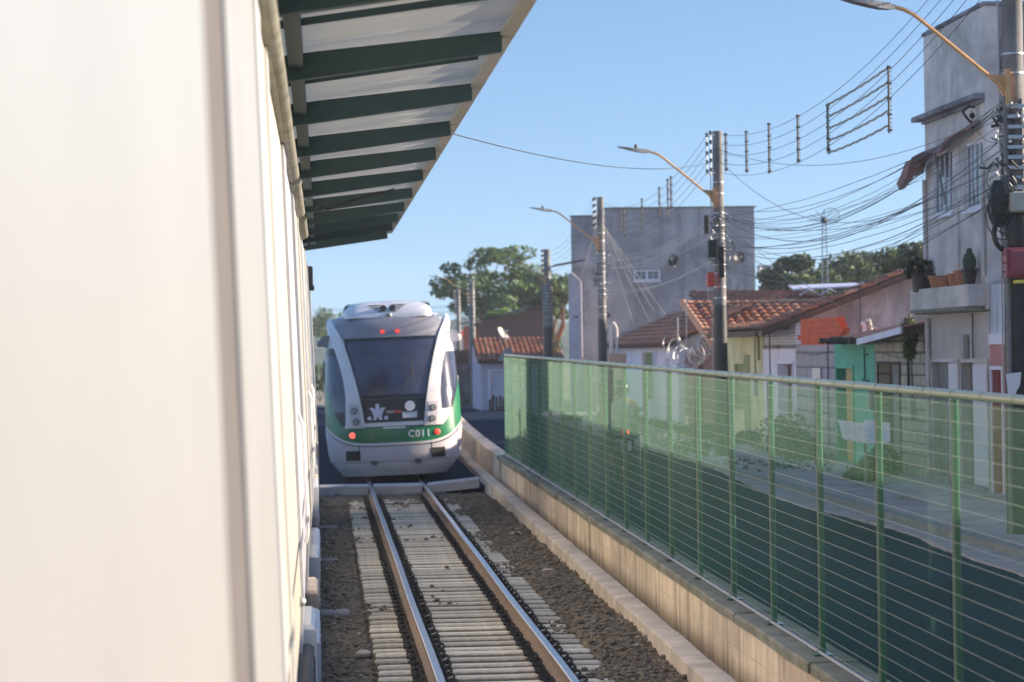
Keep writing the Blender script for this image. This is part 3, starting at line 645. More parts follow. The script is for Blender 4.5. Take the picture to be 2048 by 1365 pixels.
for s in (-1, 1):
    fn = (lambda s: (lambda u, v: ((lambda z: (s*(interp(pin, z)+(interp(pout, z)-interp(pin, z))*(u if s > 0 else 1-u)), z))(1.12+(3.37-1.12)*v))))(s)
    pl = patch('pillar', fn, 8, 40, .055, M['tw'], smooth=60)
    fw = (lambda s: (lambda u, v: ((lambda z: (s*((interp(pout, z)+.02)+((interps(HW, z)*.992)-(interp(pout, z)+.02))*(u if s > 0 else 1-u)), z))(1.45+(2.62-1.45)*v))))(s)
    fp = (lambda s: (lambda u, v: ((lambda z: (s*((interp(pout, z)-.01)+((interps(HW, z)*.996)-(interp(pout, z)-.01))*(u if s > 0 else 1-u)), z))(1.16+(2.78-1.16)*v))))(s)
    patch('quarter_panel', fp, 8, 12, .006, M['tblack'] if s < 0 else M['tgrey'], smooth=60)
    patch('quarter_window', fw, 8, 10, .012, M['tglass'], smooth=60)
    hx = lambda u, v, s=s: (s*(.675+.20*(u if s > 0 else 1-u)+.03*(v-.5)*2), 1.14+.46*v)
    hs = patch('headlamp_housing', hx, 6, 8, .064, M['tgrey'])
    for xc, zc in ((.765,1.25),(.79,1.47)):
        b = MB(); nrm = SN(s*xc, zc); c0 = S(s*xc, zc)+nrm*.062
        tx = Vector((0,0,1)).cross(nrm).normalized(); tz = nrm.cross(tx)
        for rr, o1, o2, mi in ((.072,0,.02,0),(.055,.021,.026,1)):
            rg = [[(c0+nrm*oo+(tx*math.cos(a)+tz*math.sin(a))*rq) for a in [2*math.pi*i/20 for i in range(20)]] for oo, rq in ((o1-.01, rr), (o2, rr*.96))]
            b.loft([[(p.x+OX, p.y+OY, p.z) for p in q] for q in rg], True, False, True, mi)
        link('headlamp', b, [M['rubber'], M['lens']], hs, 40)
    b = MB(); nrm = SN(s*.87, .975); c0 = S(s*.87, .975); tx = Vector((0,0,1)).cross(nrm).normalized(); tz = nrm.cross(tx)
    for rr, o1, o2 in ((.062,.01,.03),):
        b.loft([[(lambda p: (p.x+OX, p.y+OY, p.z))(c0+nrm*oo+(tx*math.cos(a)+tz*math.sin(a))*rq) for a in [2*math.pi*i/20 for i in range(20)]] for oo, rq in ((o1, rr), (o2, rr*.95), (o2+.012, rr*.5))], True, False, True)
    link('tail_lamp', b, M['redlit2'] if s < 0 else M['redlit'], lr, 50)
    patch('marker_lamp', (lambda s: lambda u, v: (s*.155-.04+.08*u, 3.045+.06*v))(s), 3, 3, .03, M['redlit'])
    patch('bumper_vent', (lambda s: lambda u, v: (s*.86-.14+.28*u, .47+.19*v))(s), 4, 3, .045, M['dark_in'])
    b = MB(); 
    p = S(s*.45, .40); b.box(p.x+OX-.07, p.x+OX+.07, p.y+OY-.10, p.y+OY, .40, .44); b.box(p.x+OX-.05, p.x+OX+.05, p.y+OY-.09, p.y+OY-.02, .35, .40)
    link('bumper_step', b, M['rubber'], lr)
    # mirror / camera pod
    b = MB(); p = S(s*1.27, 2.93)
    b.loft([[(OX+s*xx, OY+p.y+yy_, z) for yy_, z in ((0,2.93-h),(.22,2.93-h),(.26,2.93),(.2,2.93+h*.9),(0,2.93+h))] for xx, h in ((1.15,.14),(1.34,.13),(1.44,.09))])
    b.ball((OX+s*1.44, OY+p.y+.1, 2.90), .085, 10, 6)
    link('mirror_pod', b, M['tupper'] if s < 0 else M['tw'], lr, 40)
def zb(x): return .80+.42*(abs(x)/1.42)**5
def zt(x): return 1.13 if abs(x) < 1.0 else 1.13+((abs(x)-1.0)/.40)**1.7*1.0
def xg(u): return math.sin((u-.5)*math.pi)*1.395
patch('green_band', lambda u, v: (xg(u), zb(xg(u))+(zt(xg(u))-zb(xg(u)))*v), 60, 6, .014, M['tgreen'])
patch('pinstripe', lambda u, v: (xg(u), zb(xg(u))-.055+.05*v), 50, 1, .018, M['tw'])
patch('bumper_gap', lambda u, v: (xg(u), zb(xg(u))-.075+.02*v), 50, 1, .014, M['tblack'])
patch('bumper', lambda u, v: (xg(u)*(interps(HW,.43)/1.41*(1-v)+v)*.995, .43+(zb(xg(u))-.08-.43)*v), 50, 6, .035, M['tgrey'])
patch('skirt', lambda u, v: ((u-.5)*2*interps(HW,.13+.27*v)*.93, .13+.275*v), 40, 5, .02, M['tw'])
for s in (-1, 1): patch('panel_seam', (lambda s: lambda u, v: (s*.735-.006+.012*u, .44+.33*v))(s), 1, 8, .038, M['tblack'])
patch('hatch_seam', lambda u, v: (-.70+1.4*u, 1.122+.012*v), 12, 1, .024, M['tblack'])
patch('green_hatch_label', lambda u, v: (-.24+.46*u, 1.085+.035*v), 6, 1, .02, M['tw'])
def decal(name, polys, mt, off=.026, parent=None):
    b = MB()
    for pl in polys: b.poly([SW(x, z, off) for x, z in pl])
    return link(name, b, mt, parent or lr)
def circ(cx, cz_, r, n=22): return [(cx+r*math.cos(2*math.pi*i/n), cz_+r*math.sin(2*math.pi*i/n)) for i in range(n)]
ex, ez = -.335, 1.27
fig = [[(ex-.04,ez+.20),(ex+.04,ez+.20),(ex+.04,ez+.33),(ex-.04,ez+.33)],
       [(ex-.17,ez+.25),(ex-.08,ez+.25),(ex-.03,ez+.20),(ex-.10,ez+.13),(ex-.12,ez+.19)],
       [(ex+.17,ez+.25),(ex+.12,ez+.19),(ex+.10,ez+.13),(ex+.03,ez+.20),(ex+.08,ez+.25)],
       [(ex-.10,ez+.13),(ex-.03,ez+.2),(ex+.03,ez+.20),(ex+.10,ez+.13),(ex+.08,ez+.06),(ex-.08,ez+.06)],
       [(ex-.10,ez),(ex-.03,ez),(ex-.01,ez+.06),(ex-.08,ez+.06)],[(ex+.02,ez),(ex+.10,ez),(ex+.08,ez+.06),(ex+.01,ez+.06)],
       circ(ex-.17,ez+.04,.042), circ(ex+.17,ez+.04,.042)]
decal('city_emblem', fig, M['decal'])
decal('crest_emblem', [circ(.33, 1.53, .105), [(.17,1.29),(.46,1.29),(.475,1.42),(.40,1.405),(.33,1.40),(.25,1.405),(.17,1.42)]], M['decal'])
decal('number_plate', [[(-.16,1.40),(.0,1.40),(.0,1.455),(-.16,1.455)]], M['stone_pale'])
decal('red_plate', [[(.004,1.40),(.15,1.40),(.15,1.455),(.004,1.455)]], M['red'])
# fleet number
fc = bpy.data.curves.new('fleet_number', 'FONT'); fc.body = 'C011'; fc.size = .20; fc.align_x = 'CENTER'; fc.align_y = 'CENTER'; fc.offset = .004; fc.space_character = 1.08
fo = bpy.data.objects.new('fleet_number_tmp', fc); COL.objects.link(fo); bpy.context.view_layer.update()
tm = fo.to_mesh(); b = MB(); b.v = [SW(v.co.x+.50, v.co.y+.955, .022) for v in tm.vertices]; b.f = [tuple(p.vertices) for p in tm.polygons]; b.m = [0]*len(b.f)
fo.to_mesh_clear(); bpy.data.objects.remove(fo); link('fleet_number', b, M['decal'], lr)
# wiper
b = MB(); b.tube([SW(.02,1.64,.04), SW(.22,1.95,.05), SW(.42,2.3,.05)], .012, 6); b.tube([SW(.45,1.98,.045), SW(.40,2.45,.045)], .008, 6); link('wiper', b, M['black'], lr)
# roof pod
b = MB(); rings = []
for y, k, h in ((.78,.80,.02),(.86,.92,.12),(1.05,.98,.26),(1.35,1.0,.34),(1.9,1.0,.37),(4.4,1.0,.37),(4.8,.95,.1)):
    rg = []
    for i in range(21):
        a = math.pi*i/20; x = -.93*k*(1 if math.cos(a) > 0 else -1)*abs(math.cos(a))**.62; z = 3.38+h*abs(math.sin(a))**.55
        rg.append((x+OX, y+OY, z))
    rings.append(rg)
b.loft(rings, True, True, True); rp = link('roof_pod', b, M['tw'], lr, 45)
b = MB()
for k, (zz, w) in enumerate(((3.50,.20),(3.545,.27),(3.59,.33),(3.635,.38))):
    yo = 1.0+.05*k
    for s in (-1, 1):
        b = MB(); b.box(OX-.02+s*w-(0 if s < 0 else w-.12), OX-.02+s*w+(w-.12 if s < 0 else 0), OY+.86+(zz-3.5)*1.33-.012, OY+1.2, zz, zz+.013); link('vent_slot', b, M['tblack'], rp)
for xc in (-.105, .085):
    b = MB(); b.loft([[(OX+xc+r*math.cos(a), OY+.86+yo, 3.575+r*math.sin(a)) for a in [2*math.pi*i/16 for i in range(16)]] for r, yo in ((.03,.2),(.05,.05),(.068,-.02))], True, True, True); link('horn', b, M['rubber'], rp, 40)
b = MB(); b.ball((OX, OY+.80, 3.43), .06, 10, 6, 0, (1.3,1,.8)); link('camera_dome', b, M['galv'], rp, 60)
for s in (-1, 1):
    b = MB(); x0 = OX+s*.90; b.loft([[(x0+s*dx_, OY+y, z) for dx_, z in ((-.32,3.42),(.04,3.42),(.03,3.60),(-.05,3.70),(-.32,3.71))] for y in (1.75, 2.9)]); link('air_intake', b, M['tw'], rp, 30)
    b = MB(); b.box(*sorted((x0-s*.22, x0+s*.0)), OY+1.73, OY+1.745, 3.47, 3.66); link('intake_grille', b, M['tblack'], rp)
b = MB(); b.box(OX-1.0, OX+1.0, OY+1.0, OY+34, .08, .35); b.box(OX-.75, OX+.75, OY+.5, OY+1.2, .12, .3); link('chassis', b, M['under'], lr)
for yw in (2.4, 4.2, 13, 14.8):
    for s in (-1, 1):
        b = MB(); b.loft([[(OX+s*xx, OY+yw+r*math.cos(a), .33+r*math.sin(a)) for a in [2*math.pi*i/20 for i in range(20)]] for xx, r in ((.47,.33),(.50,.36),(.50,.30),(.6,.30))]); link('wheel', b, M['under'], lr, 40)
lr.rotation_euler = (0, -.03, 0)
lr.location = (1.44+.045, TY, 0)
# ------------------------------------------------------------------ houses along the street
HX = 10.9
def facade(Y0, Y1, z0, z1, ops, X=HX, t=.22, m=0, mb=None):
    b = mb or MB(); ys = sorted({Y0, Y1}|{o[0] for o in ops}|{o[1] for o in ops}); zs = sorted({z0, z1}|{o[2] for o in ops}|{o[3] for o in ops})
    ys = [y for y in ys if Y0 <= y <= Y1]; zs = [z for z in zs if z0 <= z <= z1]
    for ya, yb in zip(ys, ys[1:]):
        run = None
        for za, zb_ in zip(zs, zs[1:]):
            cy, cz_ = (ya+yb)/2, (za+zb_)/2
            inside = any(o[0] < cy < o[1] and o[2] < cz_ < o[3] for o in ops)
            if inside:
                if run: b.box(X, X+t, ya, yb, run[0], run[1], m); run = None
            else: run = (run[0], zb_) if run else (za, zb_)
        if run: b.box(X, X+t, ya, yb, run[0], run[1], m)
    return b
def leaf(parent, name, y0, y1, z0, z1, mt, X=HX+.12, t=.04, frame=None, planks=0):
    b = MB(); b.box(X, X+t, y0+.01, y1-.01, z0+.005, z1-.005)
    if planks:
        n = max(2, int((y1-y0)/planks))
        for i in range(n): w = (y1-y0-.02)/n; b.box(X-.012, X-.001, y0+.01+i*w+.006, y0+.01+(i+1)*w-.006, z0+.02, z1-.02)
    return link(name, b, mt, parent)
def tiles(P0, along, down, nc, nr, tw=.20, tl=.36, parent=None, name='roof_tiles', mix=(6,2,3,1)):
    """barrel tiles: columns step along 'along', rows step down 'down'"""
    P0 = Vector(P0); A = Vector(along).normalized(); D = Vector(down).normalized(); N_ = A.cross(D); N_ = N_ if N_.z > 0 else -N_
    b = MB(); b.m = []
    pick = [0]*mix[0]+[1]*mix[1]+[2]*mix[2]+[3]*mix[3]
    for c in range(nc):
        for r in range(nr):
            m = random.choice(pick); o = P0+A*(c+.5)*tw+D*r*tl+N_*random.uniform(-.006,.01)+A*random.uniform(-.01,.01)
            r1, r2 = tw*.40, tw*.50; rings = []
            for t, rr, h in ((0, r1, .0), (tl*1.12, r2, .035)):
                rings.append([o+D*t+A*rr*math.cos(math.pi*k/6)+N_*(rr*.85*math.sin(math.pi*k/6)+h) for k in range(7)])
            b.loft(rings, False, False, False, m)
            e = rings[1]; b.poly(e, 3)
            # channel tile between
            o2 = o+A*tw*.5-N_*.0
            b.quad(o2-A*tw*.28+N_*.012, o2+A*tw*.28+N_*.012, o2+A*tw*.28+D*tl+N_*.03, o2-A*tw*.28+D*tl+N_*.03, 3 if random.random() < .4 else 1)
    c0 = P0-N_*.03; c1 = c0+A*nc*tw; e = D*nr*tl
    b.loft([[c0, c1, c1+e, c0+e], [p-N_*.06 for p in (c0, c1, c1+e, c0+e)]], True, True, True, 3)
    return link(name, b, M['tile'], parent, 40)

# tall grey building on the right
tb = thing('tall_house', (13.5, 42.3, .2), 'tall narrow grey rendered house with two upper windows and a torn awning', 'house')
Y0, Y1 = 40.28, 44.42
ops = [(41.62-.02,42.95,4.90,6.02),(40.47-.05,41.60-.0,4.9,6.0)]
W1 = (42.50, 43.86, 4.92, 6.03); W2 = (40.50, 41.66, 4.90, 6.02)
b = facade(Y0, Y1, 3.62, 8.18, [W1, W2]); b.box(HX, HX+.22, Y0, Y1, 3.2, 3.62)
link('wall', b, M['plaster_up'], tb)
D1 = (43.17, 44.14, .2, 2.32); D2 = (42.34, 43.17, .2, 2.32); D3 = (41.53, 42.1, .2, 2.32); D4 = (40.44, 41.53, .2, 2.32)
b = facade(Y0+.02, Y1-.02, .1, 3.17, [(42.34,44.14,.2,2.32),(40.44,42.1,.2,2.32)], X=HX+.015); link('wall', b, M['plaster_low'], tb)['label'] = 'taupe ground floor wall with door openings'
b = MB(); b.box(HX+.22, 18, Y1-.22, Y1, .1, 8.18); b.box(17.8, 18, Y0+.2, Y1-.22, .1, 8.1); b.box(HX+.22, 18, Y0+.03, Y1-.1, 8.0, 8.08); b.box(HX+.24,17.8,Y0+.22,Y1-.24,3.2,3.3)
link('wall', b, M['plaster_up'], tb)
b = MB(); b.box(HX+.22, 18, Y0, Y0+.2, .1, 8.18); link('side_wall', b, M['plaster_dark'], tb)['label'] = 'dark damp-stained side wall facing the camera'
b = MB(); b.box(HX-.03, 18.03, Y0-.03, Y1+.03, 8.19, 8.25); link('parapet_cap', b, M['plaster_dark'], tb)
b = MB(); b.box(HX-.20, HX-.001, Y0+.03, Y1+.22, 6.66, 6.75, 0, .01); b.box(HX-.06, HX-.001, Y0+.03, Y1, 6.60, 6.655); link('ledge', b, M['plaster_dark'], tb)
b = MB(); b.box(10.6, HX-.001, 40.42, 44.5, 3.26, 3.40); b.box(10.6, 10.68, 40.42, 44.5, 3.402, 3.62); b.box(10.681, HX-.001, 40.42, 40.5, 3.402, 3.62); b.box(10.681, HX-.001, 44.42, 44.5, 3.402, 3.62)
link('balcony', b, M['plaster_up'], tb)
b = MB(); b.box(10.55, 10.62, 40.5, 44.3, 3.20, 3.255); b.box(10.62,10.9,40.5,44.3,3.175,3.255); link('balcony_soffit', b, M['coping'], tb)
for (y0, y1, z0, z1) in (W1, W2):
    b = MB(); X = HX+.02
    b.box(X, X+.06, y0+.01, y0+.06, z0, z1); b.box(X, X+.06, y1-.06, y1-.01, z0, z1); b.box(X, X+.06, y0+.06, y1-.06, z0, z0+.05); b.box(X, X+.06, y0+.06, y1-.06, z1-.05, z1)
    for k in (1, 2, 3): yk = y0+(y1-y0)*k/4; b.box(X+.01, X+.05, yk-.02, yk+.02, z0+.05, z1-.05)
    b.box(HX-.05, HX-.001, y0-.05, y1+.05, z0-.07, z0-.01)
    w = link('window', b, M['white_wall'], tb)
    b = MB(); b.box(X+.03, X+.035, y0+.06, y1-.06, z0+.05, z1-.05); link('pane', b, M['glass'], w)
leaf(tb, 'door', *D1[:2], *D1[2:], M['door_grey'], planks=.3); leaf(tb, 'door', *D2[:2], *D2[2:], M['door_white'], X=HX+.05, planks=.28)
leaf(tb, 'door', *D3[:2], *D3[2:], M['door_grey'], X=HX+.16); leaf(tb, 'door', *D4[:2], *D4[2:], M['door_white'], X=HX+.05, planks=.18)
b = MB(); b.box(HX-.12, HX+.1, 42.3, 44.2, .19, .33); b.box(HX-.1, HX+.1, 40.4, 42.12, .19, .27); link('doorstep', b, M['conc_old'], tb)
for y_, a_, c_, r_ in ((44.36,5.6,3.7,.04),(44.30,3.1,.3,.045),(42.05,5.1,3.9,.025),(40.4,5.6,3.75,.03)):
    b = MB(); b.tube([(HX-.04,y_,a_),(HX-.04,y_,c_)], r_, 8); link('downpipe', b, M['plaster_up'], tb, 40)
b = MB()     # torn awning: rumpled cloth strip with a hanging tail
aw = [(44.45,5.70,.42),(44.2,5.90,.40),(43.7,6.02,.42),(43.1,6.08,.36),(42.6,6.03,.20),(42.2,6.16,.25),(41.6,6.20,.30),(41.0,6.22,.30),(40.5,6.28,.24)]
rg = []
for y, z, w in aw: rg.append([(HX-.02, y, z+.06), (HX-w*.6, y+.05, z+.02+.03*math.sin(y*9)), (HX-w, y, z-.06), (HX-w*.95, y-.02, z-.08-.04*math.sin(y*7)), (HX-w*.5, y, z-.03), (HX-.03, y, z+.02)])
b.loft(rg); link('awning', b, M['tarp'], tb, 50)
b = MB(); b.loft([[(10.46,44.1,5.92),(10.7,44.0,5.98),(10.7,43.9,5.9),(10.5,43.95,5.84)],[(10.42,44.3,5.7),(10.62,44.2,5.72),(10.62,44.1,5.66),(10.46,44.15,5.62)],[(10.38,44.5,5.55),(10.48,44.4,5.5),(10.5,44.35,5.45),(10.42,44.4,5.42)]]); link('awning_tail', b, M['tarp'], tb, 50)
b = MB(); b.tube([(10.72,43.1,6.05),(10.68,42.15,5.05)], .028, 6); link('awning_strut', b, M['conc_old'], tb)
b = MB(); b.tube([(HX-.03,41.0,6.3),(HX-.15,40.95,6.42),(HX-.22,40.9,6.5),(HX-.15,40.8,6.58),(HX-.05,40.75,6.56)], .022, 6); b.ball((HX-.1,40.75,6.42),.05,8,6); b.ball((HX-.1,40.75,6.25),.05,8,6); b.tube([(HX-.1,40.75,6.5),(HX-.1,40.75,6.1)],.01,6); link('service_bracket', b, M['black'], tb, 50)
def pot(loc, r, h, mt, label, tilt=0, name='plant_pot', cat='plant pot', group=None):
    x, y, z = loc; b = MB(); n = 16
    def ring(rr, zz): return [(x+rr*math.cos(2*math.pi*j/n), y+rr*math.sin(2*math.pi*j/n), z+zz) for j in range(n)]
    b.loft([ring(r*.72, 0), ring(r*.95, h*.82), ring(r*1.08, h*.83), ring(r*1.08, h), ring(r*.92, h), ring(r*.88, h*.75)])
    o = link(name, b, mt, smooth=40); tag(o, label, cat, group); return o
PZ = 3.625
pot((10.74,43.0,PZ), .17, .21, M['clay'], 'cracked terracotta pot, leftmost of the clay pots on the balcony edge')
pot((10.74,42.55,PZ), .13, .17, M['clay'], 'terracotta pot second from the left on the balcony edge')
pot((10.74,41.75,PZ), .15, .21, M['clay'], 'terracotta pot third from the left, left of the cactus pots')
pot((10.74,41.35,PZ), .13, .25, M['clay'], 'upright terracotta pot touching the black cactus pot')
cp = thing('potted_cactus', (10.74,40.85,PZ), 'dark green ribbed cactus standing in a black pot on the balcony edge', 'cactus')
b = MB(); n = 16; ring = lambda rr, zz: [(10.74+rr*math.cos(2*math.pi*j/n), 40.85+rr*math.sin(2*math.pi*j/n), PZ+zz) for j in range(n)]
b.loft([ring(.09,0), ring(.125,.22), ring(.145,.23), ring(.145,.26), ring(.12,.26)]); link('pot', b, M['black'], cp, 40)
b = MB(); rg = []
for zz, rr in ((.26,.08),(.34,.10),(.43,.095),(.50,.07),(.55,.03)):
    rg.append([(10.74+rr*(1+.14*(j % 2))*math.cos(2*math.pi*j/20), 40.85+rr*(1+.14*(j % 2))*math.sin(2*math.pi*j/20), PZ+zz) for j in range(20)])
b.loft(rg); b.ball((10.74,40.85,PZ+.56), .05, 8, 6); link('stem', b, M['cactus'], cp)

def foliage(mb, cen, rad, n, size, flat=1.0, up=.3):
    cx, cy, cz_ = cen
    for i in range(n):
        while True:
            p = Vector((random.uniform(-1,1), random.uniform(-1,1), random.uniform(-1,1)))
            if p.length < 1: break
        p = p*(p.length**-.35 if p.length > .05 else 1)
        c = Vector((cx+p.x*rad[0], cy+p.y*rad[1], cz_+p.z*rad[2]))
        d = Vector((random.gauss(0,1), random.gauss(0,1), random.gauss(0,.7)+up)).normalized()
        a = d.orthogonal().normalized(); a.rotate(Matrix.Rotation(random.uniform(0, 6.28), 3, d)); q = d.cross(a)
        s = size*random.uniform(.6,1.35)
        mb.poly([c-a*s, c-q*s*.45, c+a*s, c+q*s*.45])
def plant(name, loc, label, cat, clumps, mt, size, stemr=.02, group=None):
    t = thing(name, loc, label, cat, group); b = MB()
    for cen, rad, n in clumps: foliage(b, cen, rad, n, size)
    link('foliage', b, mt, t)
    b = MB()
    for cen, rad, n in clumps: b.tube([loc, ((loc[0]+cen[0])/2+.02, (loc[1]+cen[1])/2, (loc[2]+cen[2])/2), cen], [stemr*1.3, stemr, stemr*.5], 5)
    link('stem', b, M['bark'], t); return t
bk = thing('potted_bush', (10.72,43.95,PZ), 'bushy dark plant in a large black tub at the far end of the balcony', 'potted plant')
b = MB(); ring = lambda rr, zz: [(10.72+rr*math.cos(2*math.pi*j/16), 43.98+rr*math.sin(2*math.pi*j/16), PZ-.05+zz) for j in range(16)]
b.loft([ring(.19,0), ring(.22,.28), ring(.25,.29), ring(.25,.32), ring(.2,.32)]); link('pot', b, M['black'], bk, 40)
b = MB(); foliage(b, (10.68,44.1,PZ+.36), (.3,.3,.2), 260, .06); link('foliage', b, M['leaf_d'], bk)
hp = plant('hanging_fern', (10.62,44.65,3.2), 'long green hanging fern beside the balcony, over the block wall', 'fern', [((10.62,44.7,2.85),(.17,.22,.30),420),((10.62,44.68,2.55),(.12,.16,.2),180)], M['leaf_b'], .05)
b = MB(); b.tube([(10.6,44.75,2.4),(10.6,44.72,1.78)], .03, 6); link('stem', b, M['black'], hp)

# pink house at the right edge
ph = thing('pink_house', (13, 37.6, .2), 'pink house with a peeling bluish white upper wall and red door, at the right edge', 'house')
b = facade(34.8, 40.26, .1, 2.62, [(39.5,40.12,.2,2.21),(36.6,37.6,.2,2.2)]); link('wall', b, M['pink_wall'], ph)
b = MB(); b.box(HX+.02, HX+.2, 34.8, 40.26, 2.8, 3.6); link('upper_wall', b, M['blue_white'], ph)
b = MB(); b.box(HX-.02, HX+.23, 34.8, 40.26, 2.622, 2.797); link('cornice', b, M['white_wall'], ph)
b = MB(); b.box(HX+.25, 16, 34.8, 35, .1, 3.4); b.box(HX+.25, 16, 40.05, 40.24, .1, 3.4); b.box(HX+.2, 16, 34.8, 40.24, 3.602, 3.7); link('side_wall', b, M['plaster_beige'], ph)
leaf(ph, 'door', 39.5, 40.12, .2, 2.21, M['door_red'], planks=.15); leaf(ph, 'door', 36.6, 37.6, .2, 2.2, M['door_red'], planks=.15)

# block house with sloping roof
bh = thing('block_house', (13, 46.6, .2), 'unpainted yellowish concrete block house with a sloping brown sheet roof', 'house')
b = facade(44.44, 48.8, .1, 2.66, [(46.67,48.48,.2,2.26)]); n = 8
for i in range(n):
    ya = 44.44+(48.8-44.44)*i/n; yb = ya+(48.8-44.44)/n; b.box(HX, HX+.22, ya, yb, 2.66, 2.90-.055*(yb-44.44)+0*i)
link('wall', b, M['block'], bh)
b = MB(); b.box(HX+.22, 15, 48.6, 48.8, .1, 2.9); b.box(14.8, 15, 44.5, 48.6, .1, 3.2); b.box(HX+.5, HX+.55, 46.6, 48.6, .2, 2.4); link('side_wall', b, M['plaster_beige'], bh)
leaf(bh, 'door', 46.67, 47.75, .2, 2.26, M['door_grey'], X=HX+.1)
b = MB()
def rz(y, x): return 2.745+(48.2-y)*.052+(x-10.45)*.17
rg = []
for i in range(61):
    y = 44.46+(48.3-44.46)*i/60; w = .02*math.sin(i*1.25)
    rg.append([(10.45,y,rz(y,10.45)+w+.03),(13.2,y,rz(y,13.2)+w+.03),(13.2,y,rz(y,13.2)+w),(10.45,y,rz(y,10.45)+w)])
b.loft(rg); rf = link('roof', b, M['corr'], bh)
b = MB(); b.loft([[(10.40,y,rz(y,10.4)-.09),(10.44,y,rz(y,10.4)-.09),(10.44,y,rz(y,10.4)+.03),(10.40,y,rz(y,10.4)+.03)] for y in (44.46, 48.2)]); link('fascia', b, M['white_wall'], rf)
b = MB(); b.loft([[(10.5,y,rz(y,10.5)-.13),(10.85,y,rz(y,10.85)-.13),(10.85,y,rz(y,10.85)-.02),(10.5,y,rz(y,10.5)-.02)] for y in (44.5, 47.9)]); link('rafter', b, M['wood_dk'], rf)

# green house
gh = thing('green_house', (13, 50.8, .2), 'mint green house with a yellow door and a mossy black eave', 'house')
b = facade(48.84, 52.72, .1, 2.68, [(50.85,52.45,.2,2.16)]); link('wall', b, M['green_wall'], gh)
b = MB(); b.box(HX+.22, 15, 52.5, 52.7, .1, 2.9); b.box(HX+.22, 15, 48.85, 49, .1, 2.9); b.box(HX+.6, HX+.62, 50.8, 52.4, .2, 2.2); b.box(14.8,15,49,52.5,.1,3.1); link('side_wall', b, M['green_wall'], gh)
leaf(gh, 'door', 51.78, 52.45, .2, 2.16, M['dark_in'], X=HX+.17); leaf(gh, 'door', 50.85, 51.78, .2, 2.16, M['door_yellow'], X=HX+.05, planks=.22)  # first leaf is a near-black sheet standing in for the unlit doorway
b = MB(); rg = []
for i in range(31):
    y = 48.4+(52.1-48.4)*i/30; w = .02*math.sin(i*1.9)
    rg.append([(10.5,y,2.77+w),(13.5,y,3.28+w),(13.5,y,3.24+w),(10.5,y,2.70+w)])
b.loft(rg); rf = link('roof', b, M['corr'], gh)
b = MB()
for i in range(160): blob(b, (10.5+random.uniform(-.05,.12), random.uniform(48.4,52.1), 2.735+random.uniform(-.05,.05)), random.uniform(.03,.075), (1,1.4,.8))
link('moss', b, M['moss'], rf)
b = MB(); b.tube([(HX-.03,49.65,2.62),(HX-.03,49.65,1.95)], .015, 6); b.tube([(HX-.03,49.9,1.95),(HX-.03,49.3,1.93)], .018, 6); b.tube([(HX-.03,49.65,2.45),(HX-.03,49.35,2.46)], .018, 6); link('meter_pipe', b, M['black'], gh)
b = MB(); b.box(HX-.08, HX-.002, 49.0, 49.2, 1.35, 1.85, 0, .01); link('meter_box', b, M['grey_box'], gh)

# grey block wall with orange bricks
gw = thing('block_shack', (12, 55, .2), 'lilac grey block house front topped by a stepped wall of raw orange bricks', 'house')
b = facade(52.76, 57.1, .1, 2.66, []); link('wall', b, M['block2'], gw)
b = MB(); b.box(HX+.22, 14.5, 52.76, 52.96, .1, 2.6); b.box(HX+.22, 14.5, 56.9, 57.1, .1, 2.6); b.box(HX+.22, 14.5, 52.97, 56.89, 2.5, 2.6); link('side_wall', b, M['block2'], gw)
b = MB(); X = HX+.02
for k, (y0, y1) in enumerate(((52.05,56.55),(52.2,56.95),(51.98,56.6),(52.22,56.58),(52.45,56.6))):
    b.box(X, X+.16, max(y0, 52.0), y1, 2.664+.118*k, 2.664+.118*(k+1)-.003)
link('brick_wall', b, M['orange_brick'], gw)['label'] = 'raw orange brick top with a stepped end'
b = MB(); b.box(HX-.04, HX-.002, 54.1, 55.0, 1.85, 2.15); b.box(HX-.08, HX-.04, 54.3, 54.45, 1.55, 1.65); link('patch_plate', b, M['galv'], gw)
b = MB(); b.tube([(10.7,54.6,2.0),(10.7,54.62,1.9),(10.72,54.62,1.2)], .012, 6); b.ball((10.7,54.6,2.02),.03,8,6); link('wire_drop', b, M['white_pl'], gw)

# white house
wh = thing('white_house', (12, 59.3, .2), 'small white house front with a whitewashed brick upper wall and recessed door', 'house')
b = facade(57.14, 61.4, .1, 2.58, [(57.45,59.3,.2,2.23)]); link('wall', b, M['white_wall'], wh)
b = MB(); b.box(HX+.01, HX+.2, 57.14, 61.3, 2.69, 3.24); link('upper_wall', b, M['white_brick'], wh)
b = MB(); X = HX-.02
b.box(X, X+.2, 57.14, 61.35, 2.583, 2.60); b.box(X, X+.2, 57.14, 61.35, 2.665, 2.687); b.box(X+.05, X+.2, 57.14, 61.35, 2.60, 2.665)
for i in range(34): b.box(X+.005, X+.05, 57.18+i*.122, 57.24+i*.122, 2.602, 2.663)
link('frieze', b, M['plaster_beige'], wh)
b = MB(); b.box(HX+.22, 12.2, 57.14, 57.3, .1, 2.6); b.box(HX+.22, 12.2, 61.2, 61.38, .1, 3.1); b.box(HX+.23,12.0,57.31,61.2,2.35,2.42); b.box(12.0,12.2,57.31,61.19,.1,3.0); link('side_wall', b, M['white_wall'], wh)
b = MB(); b.box(HX+.42, HX+.5, 57.4, 59.3, .2, 2.3); link('recess_wall', b, M['pale_pink'], wh)
leaf(wh, 'door', 58.4, 59.3, .2, 2.2, M['door_white'], X=HX+.3); b = MB(); b.box(HX+.25, HX+.29, 58.35, 58.42, .2, 2.2); link('door_post', b, M['wood_dk'], wh)

